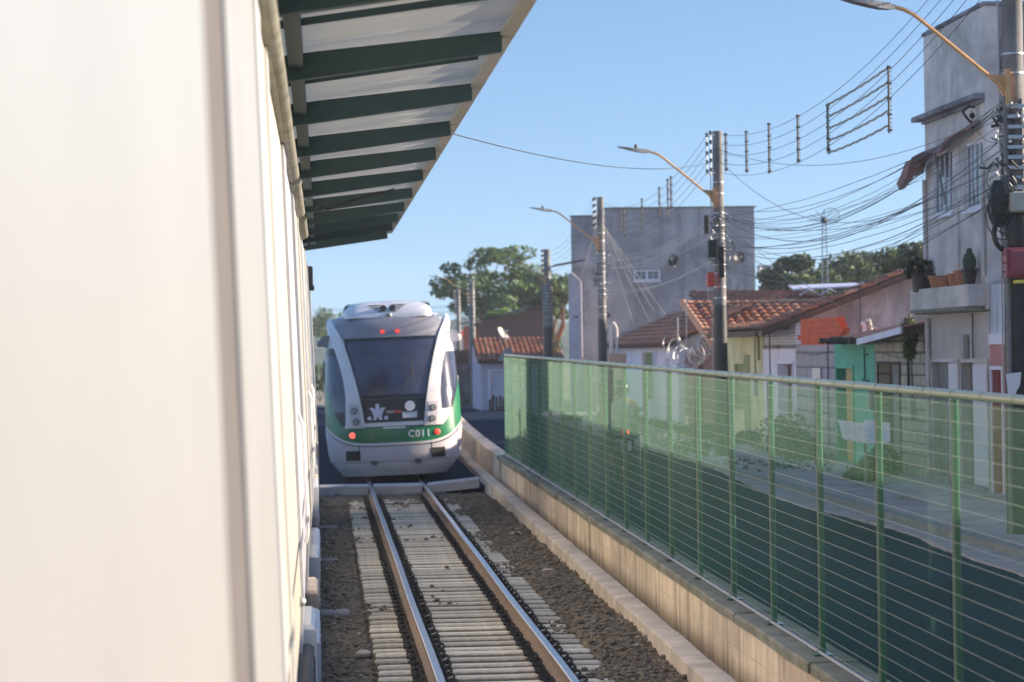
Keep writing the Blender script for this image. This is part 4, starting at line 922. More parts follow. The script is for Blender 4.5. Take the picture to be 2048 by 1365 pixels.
# olive-yellow house with the long gable roof behind
yh = thing('yellow_house', (13, 64.4, .2), 'pale olive yellow house under a long brown tiled roof with a stained gable wall', 'house')
b = facade(61.45, 68.9, .1, 2.93, [(64.3,65.8,1.0,2.2)]); link('wall', b, M['yellow_wall'], yh)
leaf(yh, 'shutter', 64.3, 65.8, 1.0, 2.2, M['door_olive'], X=HX+.1, planks=.2)
b = MB(); b.box(HX-.02, HX-.002, 63.35, 64.2, .5, 2.44); link('painted_panel', b, M['door_olive'], yh)
b = MB(); b.tube([(HX-.03,61.9,2.9),(HX-.03,61.9,2.3)], .03, 6); link('downpipe', b, M['door_olive'], yh)
# gable wall (faces the camera) and roof
def ridge(x): return 3.05+(x-10.2)*.372
b = MB(); b.loft([[(HX+.3,y,.1),(19.5,y,.1),(19.5,y,ridge(15.2)-(19.5-15.2)*.3),(15.2,y,ridge(15.2)-.09),(HX+.3,y,ridge(HX+.3)-.09)] for y in (57.32, 57.5)])
link('gable_wall', b, M['plaster_beige'], yh)['label'] = 'tall stained gable wall rising behind the small houses'
b = MB(); b.loft([[(x,y,ridge(x)-.08) for x, y in ((10.15,57.06),(15.2,57.06),(15.2,58.0),(10.15,58.0))],[(x,y,ridge(x)-.0) for x, y in ((10.15,57.06),(15.2,57.06),(15.2,58.0),(10.15,58.0))]])
b.loft([[(x,y,2.97+(x-10.2)*.12) for x, y in ((10.2,58.02),(11.6,58.02),(11.6,69),(10.2,65.6))],[(x,y,3.03+(x-10.2)*.12) for x, y in ((10.2,58.02),(11.6,58.02),(11.6,69),(10.2,65.6))]])
rf = link('roof', b, M['wood_dk'], yh)
dn = Vector((-1,0,-.372)).normalized()
tiles((15.15,56.98,ridge(15.15)+.03), (0,1,0), dn, 5, 15, .205, .36, rf, mix=(2,6,1,2))
tiles((11.5,57.9,3.22), (0,1,0), Vector((-1,0,-.12)).normalized(), 37, 4, .205, .36, rf, mix=(1,6,1,3))
b = MB(); b.loft([[(x,y,ridge(x)-.14) for x, y in ((10.1,57.02),(15.2,57.02),(15.2,57.10),(10.1,57.10))],[(x,y,ridge(x)+.03) for x, y in ((10.1,57.02),(15.2,57.02),(15.2,57.10),(10.1,57.10))]]); link('verge_board', b, M['wood_dk'], rf)
b = MB(); b.box(10.12, 10.2, 58.1, 65.4, 2.88, 2.965); link('eave_board', b, M['wood_dk'], rf)
b = MB(); b.ball((12.0,57.28,3.15), .05, 8, 6); link('wall_lamp', b, M['black'], yh)

# vent pipes standing on the block house roof
for x, y, h, tilt, l in ((12.40,56.5,.62,-.03,'upright white vent pipe behind the sloping roof, left of the pair'),(12.50,56.45,.66,.10,'leaning grey vent pipe behind the sloping roof, right of the pair')):
    b = MB(); b.tube([(x+tilt,y,2.55),(x,y,2.55+h*.8),(x-.02,y,2.55+h),(x-.1,y,2.52+h)], .055, 10); tag(link('vent_pipe', b, M['white_pl'] if tilt < 0 else M['grey_box'], smooth=50), l, 'pipe')
for (za, zb_, sag, l) in ((3.10,3.12,.16,'upper pale cable looping from the vent pipes to the balcony'),(2.98,2.95,.18,'lower pale cable looping from the vent pipes to the balcony')):
    b = MB(); b.tube([(12.48-1.8*t, 56.4-11.8*t, za+(zb_-za)*t-sag*4*t*(1-t)) for t in [i/10 for i in range(11)]], .016, 6); tag(link('cable', b, M['cable_pale'], smooth=60), l, 'cable')

# tiled house with the camera-facing tile slope and razor wire in front
th = thing('tiled_house', (13, 84, .2), 'low white house with an orange brown clay tile roof in front of the grey building', 'house')
b = facade(76.4, 92.8, .1, 2.76, [(82.3,85.0,.9,2.5),(78,79.2,.2,2.3)]); link('wall', b, M['white_wall'], th)
b = facade(70.0, 76.38, .1, 2.60, [(73.2,74.2,.2,2.3)], X=HX+.3); link('wall', b, M['brown_brick'], th)['label'] = 'bare reddish wall section near the razor wire'
b = MB(); b.box(HX+.52,17.5,69.98,70.2,.1,2.66); b.box(HX+.22,17.5,92.6,92.8,.1,3.3); b.box(17.3,17.5,70.2,92.6,.1,3.2); link('side_wall', b, M['plaster_beige'], th)
leaf(th, 'shutter', 82.3, 85.0, .9, 2.5, M['door_olive'], X=HX+.12, planks=.25); leaf(th, 'door', 78, 79.2, .2, 2.3, M['door_white'], planks=.2); leaf(th, 'door', 73.2, 74.2, .2, 2.3, M['dark_in'], X=HX+.45)  # last leaf is a near-black sheet standing in for an unlit doorway
dn = Vector((-1,0,-.44)).normalized()
tiles((13.25,76.3,3.93), (0,1,0), dn, 76, 8, .22, .37, th, mix=(4,5,1,2))
for i in range(20): pass
dn = Vector((0,-1,-.235)).normalized()
tiles((11.5,79.1,4.05), (1,0,0), dn, 17, 11, .30, .52, th, mix=(8,1,4,1))
b = MB(); b.tube([(11.4,79.3,4.06),(16.6,79.3,4.08)], .08, 8); b.tube([(11.5,79.2,4.08),(11.5,73.4,2.74)], .12, 8); link('ridge_cap', b, M['tile'][2], th, 60)
fr = thing('far_tiled_roof', (17, 92, 3), 'faded brown tile roof rising behind the lit tiles, left of the mango trees', 'roof')
tiles((14.0,95,4.72), (1,0,0), Vector((0,-1,-.12)).normalized(), 14, 8, .32, .5, fr, mix=(1,7,1,1))
b = MB(); b.box(14.1, 18.3, 94.7, 94.95, .2, 4.6); link('wall', b, M['plaster_beige'], fr)
bs = thing('blue_roof_shed', (17, 84, 3), 'shed roof of bluish white sheeting over orange tiles behind the gable', 'shed')
b = MB(); b.loft([[(x,y,z) for x, y, z in ((15.6,82,4.50),(18.6,82,4.60),(18.9,84.5,4.74),(15.9,84.5,4.68))],[(x,y,z+.05) for x, y, z in ((15.6,82,4.50),(18.6,82,4.60),(18.9,84.5,4.74),(15.9,84.5,4.68))]]); link('roof', b, M['tarp_blue'], bs)
for x in (15.8,16.5,17.2,17.9): b = MB(); b.tube([(x,82.0,4.32),(x+.35,82,4.52)], .02, 5); b.tube([(x+.35,82.0,4.52),(x+.7,82,4.32)], .02, 5); link('truss', b, M['tarp_blue'], bs)
tiles((15.4,83.6,4.30), (1,0,0), Vector((0,-1,-.14)).normalized(), 15, 4, .22, .4, bs, mix=(8,1,4,0))
b = MB(); b.box(15.5, 19, 83.7, 83.9, .2, 4.2); link('wall', b, M['plaster_beige'], bs)

def frame(parent, y0, y1, z0, z1, mt, X=HX, w=.06):
    b = MB(); b.box(X-.03, X-.002, y0-w, y0, z0, z1+w); b.box(X-.03, X-.002, y1, y1+w, z0, z1+w); b.box(X-.03, X-.002, y0, y1, z1, z1+w); return link('door_frame', b, mt, parent)
frame(tb, 42.34, 44.14, .2, 2.32, M['plaster_up'], X=HX+.012); frame(tb, 40.44, 42.1, .2, 2.32, M['plaster_up'], X=HX+.012)
frame(bh, 46.67, 48.48, .2, 2.26, M['wood_dk']); frame(gh, 50.85, 52.45, .2, 2.16, M['green_wall']); frame(wh, 57.45, 59.3, .2, 2.23, M['white_wall']); frame(ph, 39.5, 40.12, .2, 2.21, M['white_wall'])
for par, y_, z_, mt in ((wh, 60.3, 1.5, 'grey_box'), (bh, 45.6, 1.45, 'grey_box'), (yh, 62.4, 1.6, 'galv'), (tb, 41.75, 2.6, 'grey_box')):
    b = MB(); b.box(HX-.09, HX-.002, y_-.14, y_+.14, z_-.2, z_+.2, 0, .01); link('meter_box', b, M[mt], par)
for par, y_, za, zb_ in ((wh, 60.3, 1.72, 3.2), (bh, 45.6, 1.67, 2.7), (yh, 62.4, 1.82, 2.9), (gw, 53.3, .4, 2.66), (tb, 41.2, 2.4, 3.15)):
    b = MB(); b.tube([(HX-.03, y_, za), (HX-.03, y_+.02, (za+zb_)/2), (HX-.03, y_, zb_)], .014, 6); link('conduit', b, M['black'], par)
b = MB(); b.tube([(HX-.02, 53.0, 2.52), (HX-.03, 54.8, 2.44), (HX-.02, 57.0, 2.50)], .009, 5); link('wall_cable', b, M['cable'], gw)
b = MB(); b.tube([(HX-.02, 44.6, 2.5), (HX-.03, 46.5, 2.38), (HX-.02, 48.6, 2.52)], .009, 5); link('wall_cable', b, M['cable'], bh)
# razor wire coil
rwx = thing('razor_wire', (10.6, 70.4, 2.2), 'tangled bright razor wire coil on the wall beside the middle pole', 'razor wire')
b = MB(); pts = []
for i in range(420):
    t = i/420; a = t*2*math.pi*15; y = 74.4-7.2*t; rr = .30*(1+.25*nz(i*.05, 0, 1)); zc = 2.72-.42*math.sin(math.pi*min(1, t*1.15))+.35*(max(0, .25-t))
    pts.append((10.45+rr*.8*math.cos(a), y+.25*math.sin(a*.5), zc+rr*math.sin(a)))
b.tube(pts, .009, 4)
for i in range(0, 418, 4): p = pts[i]; b.box(p[0]-.035, p[0]+.035, p[1]-.006, p[1]+.006, p[2]-.009, p[2]+.009)
link('coil', b, M['galv'], rwx)
b = MB(); b.tube([(10.6,66.8,2.0),(10.6,66.8,3.1)], .04, 6); b.tube([(10.6,74.2,2.4),(10.6,74.2,3.55)], .03, 6); link('post', b, M['conc_old'], rwx)

# low houses that carry the street on towards and past the camera
for y0, y1, zt_, mt, l in ((28.6,34.75,3.3,'white_wall','white low house front just outside the right of the picture'),(22.4,28.5,3.2,'yellow_wall','olive low house front further outside the right of the picture'),(15.0,22.3,3.4,'pale_pink','pale pink low house front near the camera, outside the picture'),(6.0,14.9,3.3,'green_wall','green low house front beside the camera, outside the picture')):
    t = thing('street_house', (13,(y0+y1)/2,.2), l, 'house')
    b = facade(y0, y1, .1, zt_-.4, [(y0+.8,y0+1.8,.2,2.2),(y0+2.8,y0+4.2,1.0,2.1)]); link('wall', b, M[mt], t)
    b = MB(); b.box(HX+.22,16,y0,y0+.2,.1,zt_-.4); b.box(15.8,16,y0+.2,y1,.1,zt_+.4); b.box(HX+.22,15.8,y1-.2,y1,.1,zt_-.4); link('side_wall', b, M[mt], t)
    leaf(t, 'door', y0+.8, y0+1.8, .2, 2.2, M['wood_dk'], planks=.2); leaf(t, 'shutter', y0+2.8, y0+4.2, 1.0, 2.1, M['door_olive'], planks=.2)
    b = MB(); b.loft([[(10.5,y,zt_-.42),(13.4,y,zt_+.9),(16.2,y,zt_-.3),(16.2,y,zt_-.22),(13.4,y,zt_+.98),(10.5,y,zt_-.34)] for y in (y0, y1)]); link('roof', b, M['tile'][1], t)

# big grey building facing the camera
gb = thing('grey_building', (14.4, 111, .2), 'large plain grey rendered building with one small white window', 'building')
WY = 105.0
def facadeY(X0, X1, z0, z1, ops, Y, t=.25, mb=None):
    b = MB(); f = facade(X0, X1, z0, z1, ops, X=0, t=t)
    b.v = [(v[1], v[0]+Y, v[2]) for v in f.v]; b.f = [tuple(reversed(q)) for q in f.f]; b.m = f.m; return b
b = facadeY(11.99, 18.35, .1, 8.55, [(13.18,14.3,5.52,5.95)], WY); link('wall', b, M['plaster_grey'], gb)
b = MB(); b.box(10.55, 11.985, WY+.01, WY+.25, .1, 8.24); link('wall', b, M['plaster_grey'], gb)
b = MB(); b.loft([[(10.56,WY+.26,z),(10.8,WY+.26,z),(11.05,106.7,z),(10.8,106.7,z)] for z in (.1, 8.2)]); b.box(18.1,18.35,WY+.25,106.7,.1,8.5); b.box(11.2,18.1,WY+.26,106.6,8.05,8.15); b.box(10.9,18.35,106.7,106.9,.1,8.4); link('wall', b, M['plaster_grey'], gb)
b = MB(); b.box(11.95,18.42,WY-.05,WY+.3,8.553,8.62); b.box(10.5,11.94,WY-.04,WY+.3,8.243,8.30); b.box(18.30,18.42,WY+.31,106.9,8.553,8.62); link('parapet_cap', b, M['coping'], gb)
b = MB()
for x in (13.19, 13.72, 14.25): b.box(x-.03 if x > 13.2 else x, x+.04, WY-.015, WY+.05, 5.53, 5.94)
b.box(13.23,14.25,WY-.012,WY+.05,5.53,5.58); b.box(13.23,14.25,WY-.012,WY+.05,5.90,5.94); b.box(13.12,14.34,WY-.06,WY-.013,5.44,5.51)
for x in (13.48,13.985): b.box(x-.008, x+.008, WY+.0, WY+.03, 5.58, 5.90)
b.box(13.23,14.22,WY+.005,WY+.025,5.735,5.745)
w = link('window', b, M['white_wall'], gb); b = MB(); b.box(13.2,14.28,WY+.06,WY+.07,5.53,5.94); link('pane', b, M['glass'], w)
def dish(loc, r, label, mt, az=0., el=.3, arm=True, cat='satellite dish'):
    t = thing('satellite_dish', loc, label, cat); n = 18; b = MB(); d = Vector((math.sin(az)*math.cos(el), -math.cos(az)*math.cos(el), math.sin(el)))
    a = d.orthogonal().normalized(); q = d.cross(a); L = Vector(loc); rg = []
    for k, dd in ((.05,0),(.35,.03),(.7,.11),(1,.22),(1.02,.20),(.7,.08),(.1,-.03)):
        rg.append([L+(a*math.cos(2*math.pi*j/n)+q*math.sin(2*math.pi*j/n))*r*k+d*dd*r*1.3 for j in range(n)])
    b.loft(rg); link('reflector', b, mt, t, 60)
    b = MB(); b.tube([L-Vector((0,0,r)), L+d*r*.8], .02, 5); b.ball(L+d*r*.85, .05, 8, 6); link('feed_arm', b, M['lamp_head'], t, 60)
    b = MB(); b.tube([L-Vector((0,0,r)), L-Vector((0,0,r*.5))-d*.02, L-d*.1], .03, 6); b.tube([L-d*.05, L-d*.4], .03, 6); link('mount', b, M['lamp_head'], t); return t
dish((14.85, WY-.32, 6.32), .26, 'small black satellite dish on the grey wall, right of the window', M['black'], -.7, .3)
dish((17.6, WY-.35, 6.42), .25, 'round black dish near the right edge of the grey wall', M['black'], .3, .1)
dish((12.0, WY-.25, 4.05), .11, 'tiny dark dish low on the left of the grey wall', M['black'], -.2, .1)
dish((13.1, 93.6, 3.55), .16, 'small sunlit dish with a bent arm behind the tiled roof', M['white_pl'], -.9, .5)
ac = thing('air_conditioner', (18.6, WY-.4, 5.6), 'white air conditioner unit on the right corner of the grey building', 'air conditioner')
b = MB(); b.box(18.42,19.0,WY-.6,WY-.1,5.65,6.1,0,.02); link('casing', b, M['white_pl'], ac); b = MB()
for i in range(8): b.box(18.6,18.95,WY-.615,WY-.601,5.7+i*.045,5.72+i*.045)
link('fan_grille', b, M['rubber'], ac); b = MB(); b.box(18.36,19.0,WY-.5,WY-.45,5.58,5.64); b.box(18.36,19.0,WY-.2,WY-.15,5.58,5.64); link('bracket', b, M['lamp_head'], ac)
for x, h, r, l in ((16.95,1.6,.07,'left white riser pipe in front of the grey wall'),(17.25,1.4,.07,'right white riser pipe in front of the grey wall'),(18.15,1.9,.08,'thick leaning white pipe at the corner of the grey wall')):
    b = MB(); lean = .25 if x > 18 else 0; b.tube([(x+lean,WY-3,3.9),(x,WY-3,3.9+h),(x-.12,WY-3,4.0+h),(x-.16,WY-3,3.85+h)], r, 8); tag(link('vent_pipe', b, M['plaster_up'], smooth=50), l, 'pipe')

# pale annex left of the grey building
an = thing('pale_annex', (10.3, 108, .2), 'narrow pale building with a slanted white edge left of the grey building', 'building')
b = MB(); b.loft([[(10.3,y,.1),(10.7,y,.1),(10.7,y,5.35),(10.5,y,5.6),(10.35,y,5.8),(10.3,y,5.8)] for y in (103.2, 104.2)]); link('wall', b, M['pale_pink'], an)
b = MB(); b.tube([(10.3,103.1,5.86),(10.4,103.1,5.76),(10.72,103.1,5.45),(10.72,103.1,2.3)], .03, 6); link('edge_trim', b, M['pale_pink'], an)
b = MB(); b.loft([[(9.6,y,6.1),(10.9,y,6.32),(10.9,y,6.38),(9.6,y,6.16)] for y in (102.8, 104.4)]); link('roof', b, M['wood_dk'], an)
b = MB(); b.box(10.4,10.46,103.17,103.19,3.95,4.05); b.box(10.52,10.58,103.17,103.19,3.95,4.05); link('vent_hole', b, M['dark_in'], an)
sb = thing('brick_pier', (9.6, 82, .2), 'small peach rendered pier with white pipes behind the fence rail', 'pier')
b = MB(); b.box(9.35,9.95,81.6,82.4,.1,2.5,0,.02); link('body', b, mat('peach_render', (.55,.36,.27), .9, var=.15), sb)
b = MB(); b.tube([(9.5,82,2.5),(9.5,82,3.42)], .06, 8); b.tube([(9.68,82,2.5),(9.68,82,3.3),(9.62,82,3.45),(9.55,82,3.5)], .05, 8); link('pipe', b, M['plaster_up'], sb, 50)

# far pink house, brick gable and small roofs at the bend
pk = thing('pale_pink_house', (8.4, 108, 0), 'pale pink and lilac house with a white garage door at the street bend', 'house')
b = facadeY(6.7, 10.2, 0, 2.2, [(7.12,8.6,.05,1.75)], 106); link('wall', b, M['pale_pink'], pk)
b = MB(); b.box(6.7,6.95,106.26,112,0,2.2); b.box(9.95,10.2,106.26,112,0,2.2); b.box(6.7,10.2,112,112.2,0,2.9); link('wall', b, M['pale_pink'], pk)
b = MB(); b.box(7.16,8.55,106.12,106.16,.06,1.72)
for i in range(6): b.box(7.18,8.53,106.105,106.119,.1+i*.27,.34+i*.27)
link('garage_door', b, M['door_white'], pk)
b = MB(); b.box(6.98,8.7,105.97,105.998,1.76,1.84); b.box(6.98,7.1,105.97,105.998,0,1.76); link('door_frame', b, M['white_wall'], pk)
tiles((6.55,109.6,3.15), (1,0,0), Vector((0,-1,-.25)).normalized(), 17, 11, .215, .36, pk, mix=(7,1,4,0))
b = MB(); b.loft([[(7.4,105.6,2.2),(8.0,105.6,2.2),(8.0,105.6,2.75),(7.7,105.6,2.7),(7.55,105.6,2.45)],[(7.4,106,2.2),(8.0,106,2.2),(8.0,106,2.75),(7.7,106,2.7),(7.55,106,2.45)]]); link('roof_patch', b, M['plaster_grey'], pk)
dish((7.5,104.5,3.30), .33, 'grey satellite dish tilted on the orange tile roof at the bend', M['plaster_up'], 1.0, .6)
bb = thing('brick_gable_house', (9, 121, 0), 'reddish brown brick gable behind the orange tile roofs', 'house')
b = MB(); b.loft([[(7.2,y,0),(10.95,y,0),(10.95,y,4.75),(10.0,y,4.62),(9.0,y,4.3),(8.0,y,4.12),(7.2,y,3.95)] for y in (118.2, 118.45)]); link('gable_wall', b, M['brown_brick'], bb)
b = MB(); b.box(10.7,10.95,118.46,128,0,4.6); b.box(7.2,7.4,118.46,128,0,3.9); link('wall', b, M['orange_brick'], bb)
b = MB(); b.loft([[(7.05,y,3.97),(8.0,y,4.15),(9.0,y,4.33),(10.0,y,4.66),(11.05,y,4.8),(11.05,y,4.9),(10.0,y,4.74),(9.0,y,4.41),(8.0,y,4.23),(7.05,y,4.06)] for y in (118, 128)]); link('roof', b, M['wood_dk'], bb)
dk = thing('shabby_house', (6.2, 121, 0), 'low dark shabby house with a red tile roof behind the far pole', 'house')
b = facadeY(5.2, 7.1, 0, 2.1, [(5.9,6.5,.05,1.7)], 120); link('wall', b, M['plaster_dark'], dk); b = MB(); b.box(5.92,6.48,120.1,120.14,.05,1.68); link('door', b, M['wood_dk'], dk)
b = MB(); b.box(5.2,7.1,123.5,123.7,0,2.6); b.box(5.2,5.35,120.26,123.5,0,2.1); link('wall', b, M['plaster_dark'], dk)
tiles((5.0,123.4,2.65), (1,0,0), Vector((0,-1,-.13)).normalized(), 10, 10, .215, .36, dk, mix=(7,1,3,0))
rs = thing('red_roof_shop', (6.6, 146, 0), 'distant small shop with a red and white roof edge behind the train', 'shop')
b = MB(); b.box(5.7,8.6,145,149,0,3.38); link('wall', b, M['white_wall'], rs); b = MB(); b.loft([[(5.6,144.6,3.40),(9.0,144.6,3.40),(9.0,146,3.7),(5.9,146,3.75)],[(5.6,144.6,3.5),(9.0,144.6,3.5),(9.0,146,3.8),(5.9,146,3.85)]]); link('roof', b, M['red'], rs)
for i, x in enumerate((6.98,7.12,7.26,7.42,7.55)):
    b = MB(); h = (.55,.72,.66,.7,.6)[i]; b.tube([(x,105,-.02),(x+.01,105,h)], .05, 7); b.ball((x+.01,105,h), .06, 7, 5)
    tag(link('bollard', b, M['wood_dk'], smooth=50), 'short dark wooden post in the row before the white garage door', 'post', 'dark posts by the pale pink house')

# ------------------------------------------------------------------ utility poles
def pole(name, x, y, zt, label, rb=.165, rt=.12, rich=1., dark=True, z0=.1):
    t = thing(name, (x, y, z0), label, 'utility pole')
    b = MB(); zs = [z0, 2.2, 3.4, zt]; rr = [rb, rb-(rb-rt)*.3, rb-(rb-rt)*.45, rt]
    b.tube([(x,y,z) for z in zs], rr, 14); link('shaft', b, M['pole'], t, 40)
    if dark: b = MB(); b.tube([(x,y,z0+.01),(x,y,3.6)], [rb+.004, rb-(rb-rt)*.47+.004], 14); link('painted_base', b, M['pole_dark'], t, 40)
    # cable straps and clamps
    z = 4.3; zl = [3.75, 4.0, 6.1, 6.35]
    while z < 5.7: zl.append(z); z += random.uniform(.09,.2)
    for z in zl: b = MB(); b.tube([(x,y,z-.012),(x,y,z+.012)], rb-(rb-rt)*(z-z0)/(zt-z0)+.011, 12); link('strap', b, M['galv'], t, 40)
    for i in range(int(22*rich)):
        b = MB(); a = random.uniform(0, 6.28); z = random.uniform(4.35, 5.7); r_ = .17
        p0 = Vector((x+r_*math.cos(a), y+r_*math.sin(a), z)); pts = [p0]
        for k in range(4): pts.append(pts[-1]+Vector((random.uniform(-.09,.09), random.uniform(-.09,.09), random.uniform(-.14,.08))))
        b.tube(pts, random.choice((.008,.012,.018)), 5)
        link('cable_tangle', b, M['cable'], t, 60)
    for i in range(int(14*rich)):
        b = MB(); a = random.uniform(0, 6.28); z = random.uniform(4.4, 5.7); r_ = .17
        b.tube([(x+r_*math.cos(a), y+r_*math.sin(a), z), (x+(r_+.07)*math.cos(a), y+(r_+.07)*math.sin(a), z-.02), (x+(r_+.09)*math.cos(a), y+(r_+.09)*math.sin(a), z+.05)], .011, 5)
        b.ball((x+(r_+.07)*math.cos(a), y+(r_+.07)*math.sin(a), z), .024, 6, 4)
        link('clamp', b, M['galv'], t, 60)
    # insulator racks
    for yo in (-.26, .26):
        b = MB(); xr = x-.20; b.tube([(xr,y+yo,zt-1.0),(xr,y+yo,zt-.02)], .012, 6)
        b.tube([(xr,y+yo,zt-.95),(x,y,zt-.95)], .01, 5); b.tube([(xr,y+yo,zt-.1),(x,y,zt-.1)], .01, 5)
        r_ = link('insulator_rack', b, M['galv'], t, 50)
        for k in range(5):
            zi = zt-.06-.205*k; q = MB(); q.loft([[(xr+rr_*math.cos(2*math.pi*j/10), y+yo+rr_*math.sin(2*math.pi*j/10), zi+h) for j in range(10)] for h, rr_ in ((-.045,.022),(-.03,.045),(-.01,.025),(.01,.025),(.03,.045),(.045,.022))]); link('insulator', q, M['black'], r_, 50)
    b = MB(); b.tube([(x-rb-.02,y,2.0),(x-rt-.06,y,zt-1.2),(x-rt-.05,y,zt-.4)], .012, 5); link('ground_wire', b, M['cable_pale'], t)
    return t
p1 = pole('utility_pole', 9.02, 31.5, 8.35, 'nearest concrete utility pole at the right edge, loaded with cables and boxes', .17, .125, 2.6)
p2 = pole('utility_pole', 8.92, 55.65, 7.5, 'utility pole in the middle with an orange box and tall lamp arm', .165, .11, 1.3)
p3 = pole('utility_pole', 8.92, 79.4, 7.5, 'utility pole at the left part of the big grey building', .155, .11, 1)
p4 = pole('utility_pole', 9.42, 104.2, 6.85, 'weathered pole in front of the brick gable, left of the grey building', .19, .14, .8)
p5 = pole('utility_pole', 7.08, 118, 5.95, 'farthest utility pole, directly right of the far train', .16, .12, .6, dark=False, z0=0)
p6 = pole('utility_pole', 7.3, 134, 6.0, 'thin faded pole just behind the farthest utility pole', .12, .1, .2, dark=False, z0=0)
# boxes on the nearest pole
b = MB(); b.box(8.83,9.13,31.02,31.30,3.50,3.82,0,.015); b.box(8.78,9.18,31.08,31.24,3.47,3.85,0,.01)
for z in (3.55,3.66,3.77):
    for xx in (8.77, 9.19): b.ball((xx,31.16,z), .018, 6, 4)
b.box(8.84,9.12,31.005,31.019,3.55,3.80)
link('meter_box', b, M['red_box'], p1, 30)['label'] = 'wine red ribbed box with a yellow tag below'
b = MB(); b.box(8.92,9.06,31.06,31.30,3.40,3.44); link('box_tag', b, mat('yellow_tag', (.70,.62,.10), .5), p1)
b = MB(); b.box(8.86,9.20,31.0,31.28,4.30,4.56,0,.02); link('splice_box', b, M['grey_box'], p1, 30)['label'] = 'grey beige box high on the pole'
b = MB(); b.loft([[(8.74+dx*k+.0*z,31.3+dy*k,z) for dx, dy in ((-.11,-.05),(-.04,-.09),(.09,-.09),(.13,0),(.09,.09),(-.04,.09),(-.11,.05))] for z, k in ((4.12,.45),(4.2,.85),(4.45,1.05),(4.62,.9),(4.72,.4))]); link('cable_closure', b, M['black'], p1, 50)
b = MB(); b.loft([[(9.0+dx*k,31.27+dy*k,z) for dx, dy in ((-.13,-.06),(-.06,-.1),(.1,-.1),(.16,-.05),(.16,.08),(-.13,.08))] for z, k in ((3.87,.9),(3.95,1.),(4.2,1.),(4.29,.8))]); link('cable_closure', b, M['black'], p1, 40)
for i in range(16):
    a = random.uniform(0, 6.28); rr_ = random.uniform(.08,.24); c0 = Vector((8.78+random.uniform(-.06,.16), 31.22, random.uniform(4.1,4.75)))
    b = MB(); b.tube([c0+Vector((rr_*math.cos(a+k*.5), -.03*math.sin(k), rr_*math.sin(a+k*.5)*1.3)) for k in range(9)], .009, 5); link('slack_loop', b, M['cable'], p1, 60)
b = MB(); b.tube([(8.84+.17*math.cos(a), 31.25, 4.04+.22*math.sin(a)) for a in [R(60)+i*R(240)/14 for i in range(15)]], .034, 8); link('cable_loop', b, M['black'], p1, 60)
for i in range(9): z = 4.6+i*.13; b = MB(); b.box(8.88,9.16,31.28,31.32,z,z+.045); link('strap', b, M['galv'], p1)
b = MB(); b.loft([[(8.80,31.27,2.25),(9.0,31.27,2.27),(8.98,31.27,2.1),(8.93,31.27,2.02),(8.92,31.27,1.9),(8.86,31.27,1.88),(8.83,31.27,2.0)],[(8.80,31.28,2.25),(9.0,31.28,2.27),(8.98,31.28,2.1),(8.93,31.28,2.02),(8.92,31.28,1.9),(8.86,31.28,1.88),(8.83,31.28,2.0)]]); link('torn_poster', b, M['white_pl'], p1)
for xx in (8.86, 9.2):
    b = MB(); b.tube([(xx,31.33,.2),(xx,31.33,3.3),(xx+.02,31.36,5.8)], .035, 8); link('conduit', b, M['pole'] if xx < 9 else M['pole_dark'], p1, 50)
p1.location.x -= .13
# boxes on the middle pole
b = MB(); b.box(8.62,8.80,55.3,55.5,4.65,5.05,0,.02); b.tube([(8.62,55.5,5.2),(8.6,55.4,5.6)], .06, 8); b.box(8.86,8.98,55.35,55.45,4.2,4.9,0,.01); link('splice_box', b, M['black'], p2, 30)
b = MB(); b.box(8.60,8.75,55.35,55.5,4.0,4.32,0,.02); link('orange_box', b, M['red'], p2, 30)

def lamp(x, y, z, label, sc=1.):
    t = thing('street_lamp', (x, y, z), label, 'street lamp', 'lamps on the utility poles')
    q = lambda dx, dz: (x+dx*sc, y, z+dz*sc)
    b = MB(); b.tube([q(-.16,-.02), q(-1.18,.82), q(-1.32,.93), q(-1.44,.99), q(-1.58,1.03)], .026*sc, 8); b.loft([[q(-.14,-.18),q(-.14,.14),q(-.36,.16),q(-.24,.02)],[tuple(Vector(p)+Vector((0,.05,0))) for p in (q(-.14,-.18),q(-.14,.14),q(-.36,.16),q(-.24,.02))]])
    link('arm', b, M['orange_arm'], t, 40)
    b = MB(); b.box(x-.15*sc, x-.09*sc, y-.06, y+.06, z-.25*sc, z+.22*sc); link('bracket', b, M['orange_arm'], t)
    b = MB(); rg = []
    for dx, w, h0, h1 in ((-1.56,.03,1.0,1.05),(-1.64,.05,.99,1.075),(-1.76,.085,1.0,1.09),(-1.9,.12,1.035,1.10),(-2.1,.12,1.085,1.125),(-2.28,.05,1.13,1.145)):
        rg.append([(x+dx*sc,y-w,z+h0*sc),(x+dx*sc,y+w,z+h0*sc),(x+dx*sc,y+w*.8,z+h1*sc),(x+dx*sc,y-w*.8,z+h1*sc)])
    b.loft(rg); hd = link('lamp_head', b, M['lamp_head'], t, 30)
    b = MB(); b.tube([q(-1.86,1.1), q(-1.87,1.15)], .035, 10); b.ball(q(-1.87,1.16), .035, 8, 6); link('light_sensor', b, M['black'], hd, 50); return t
lamp(8.89, 31.35, 5.92, 'orange armed street lamp in front of the tall house, top right', 1.0)
lamp(8.92, 55.5, 6.02, 'orange armed street lamp on the middle pole, arm against the sky')
lamp(8.92, 79.3, 6.05, 'street lamp on the pole beside the grey building, head over the tree')
lamp(9.42, 104.1, 5.55, 'faded street lamp arm in front of the big tree', .85)
lamp(7.08, 117.9, 5.2, 'farthest street lamp, its head above the far train roof', .9)

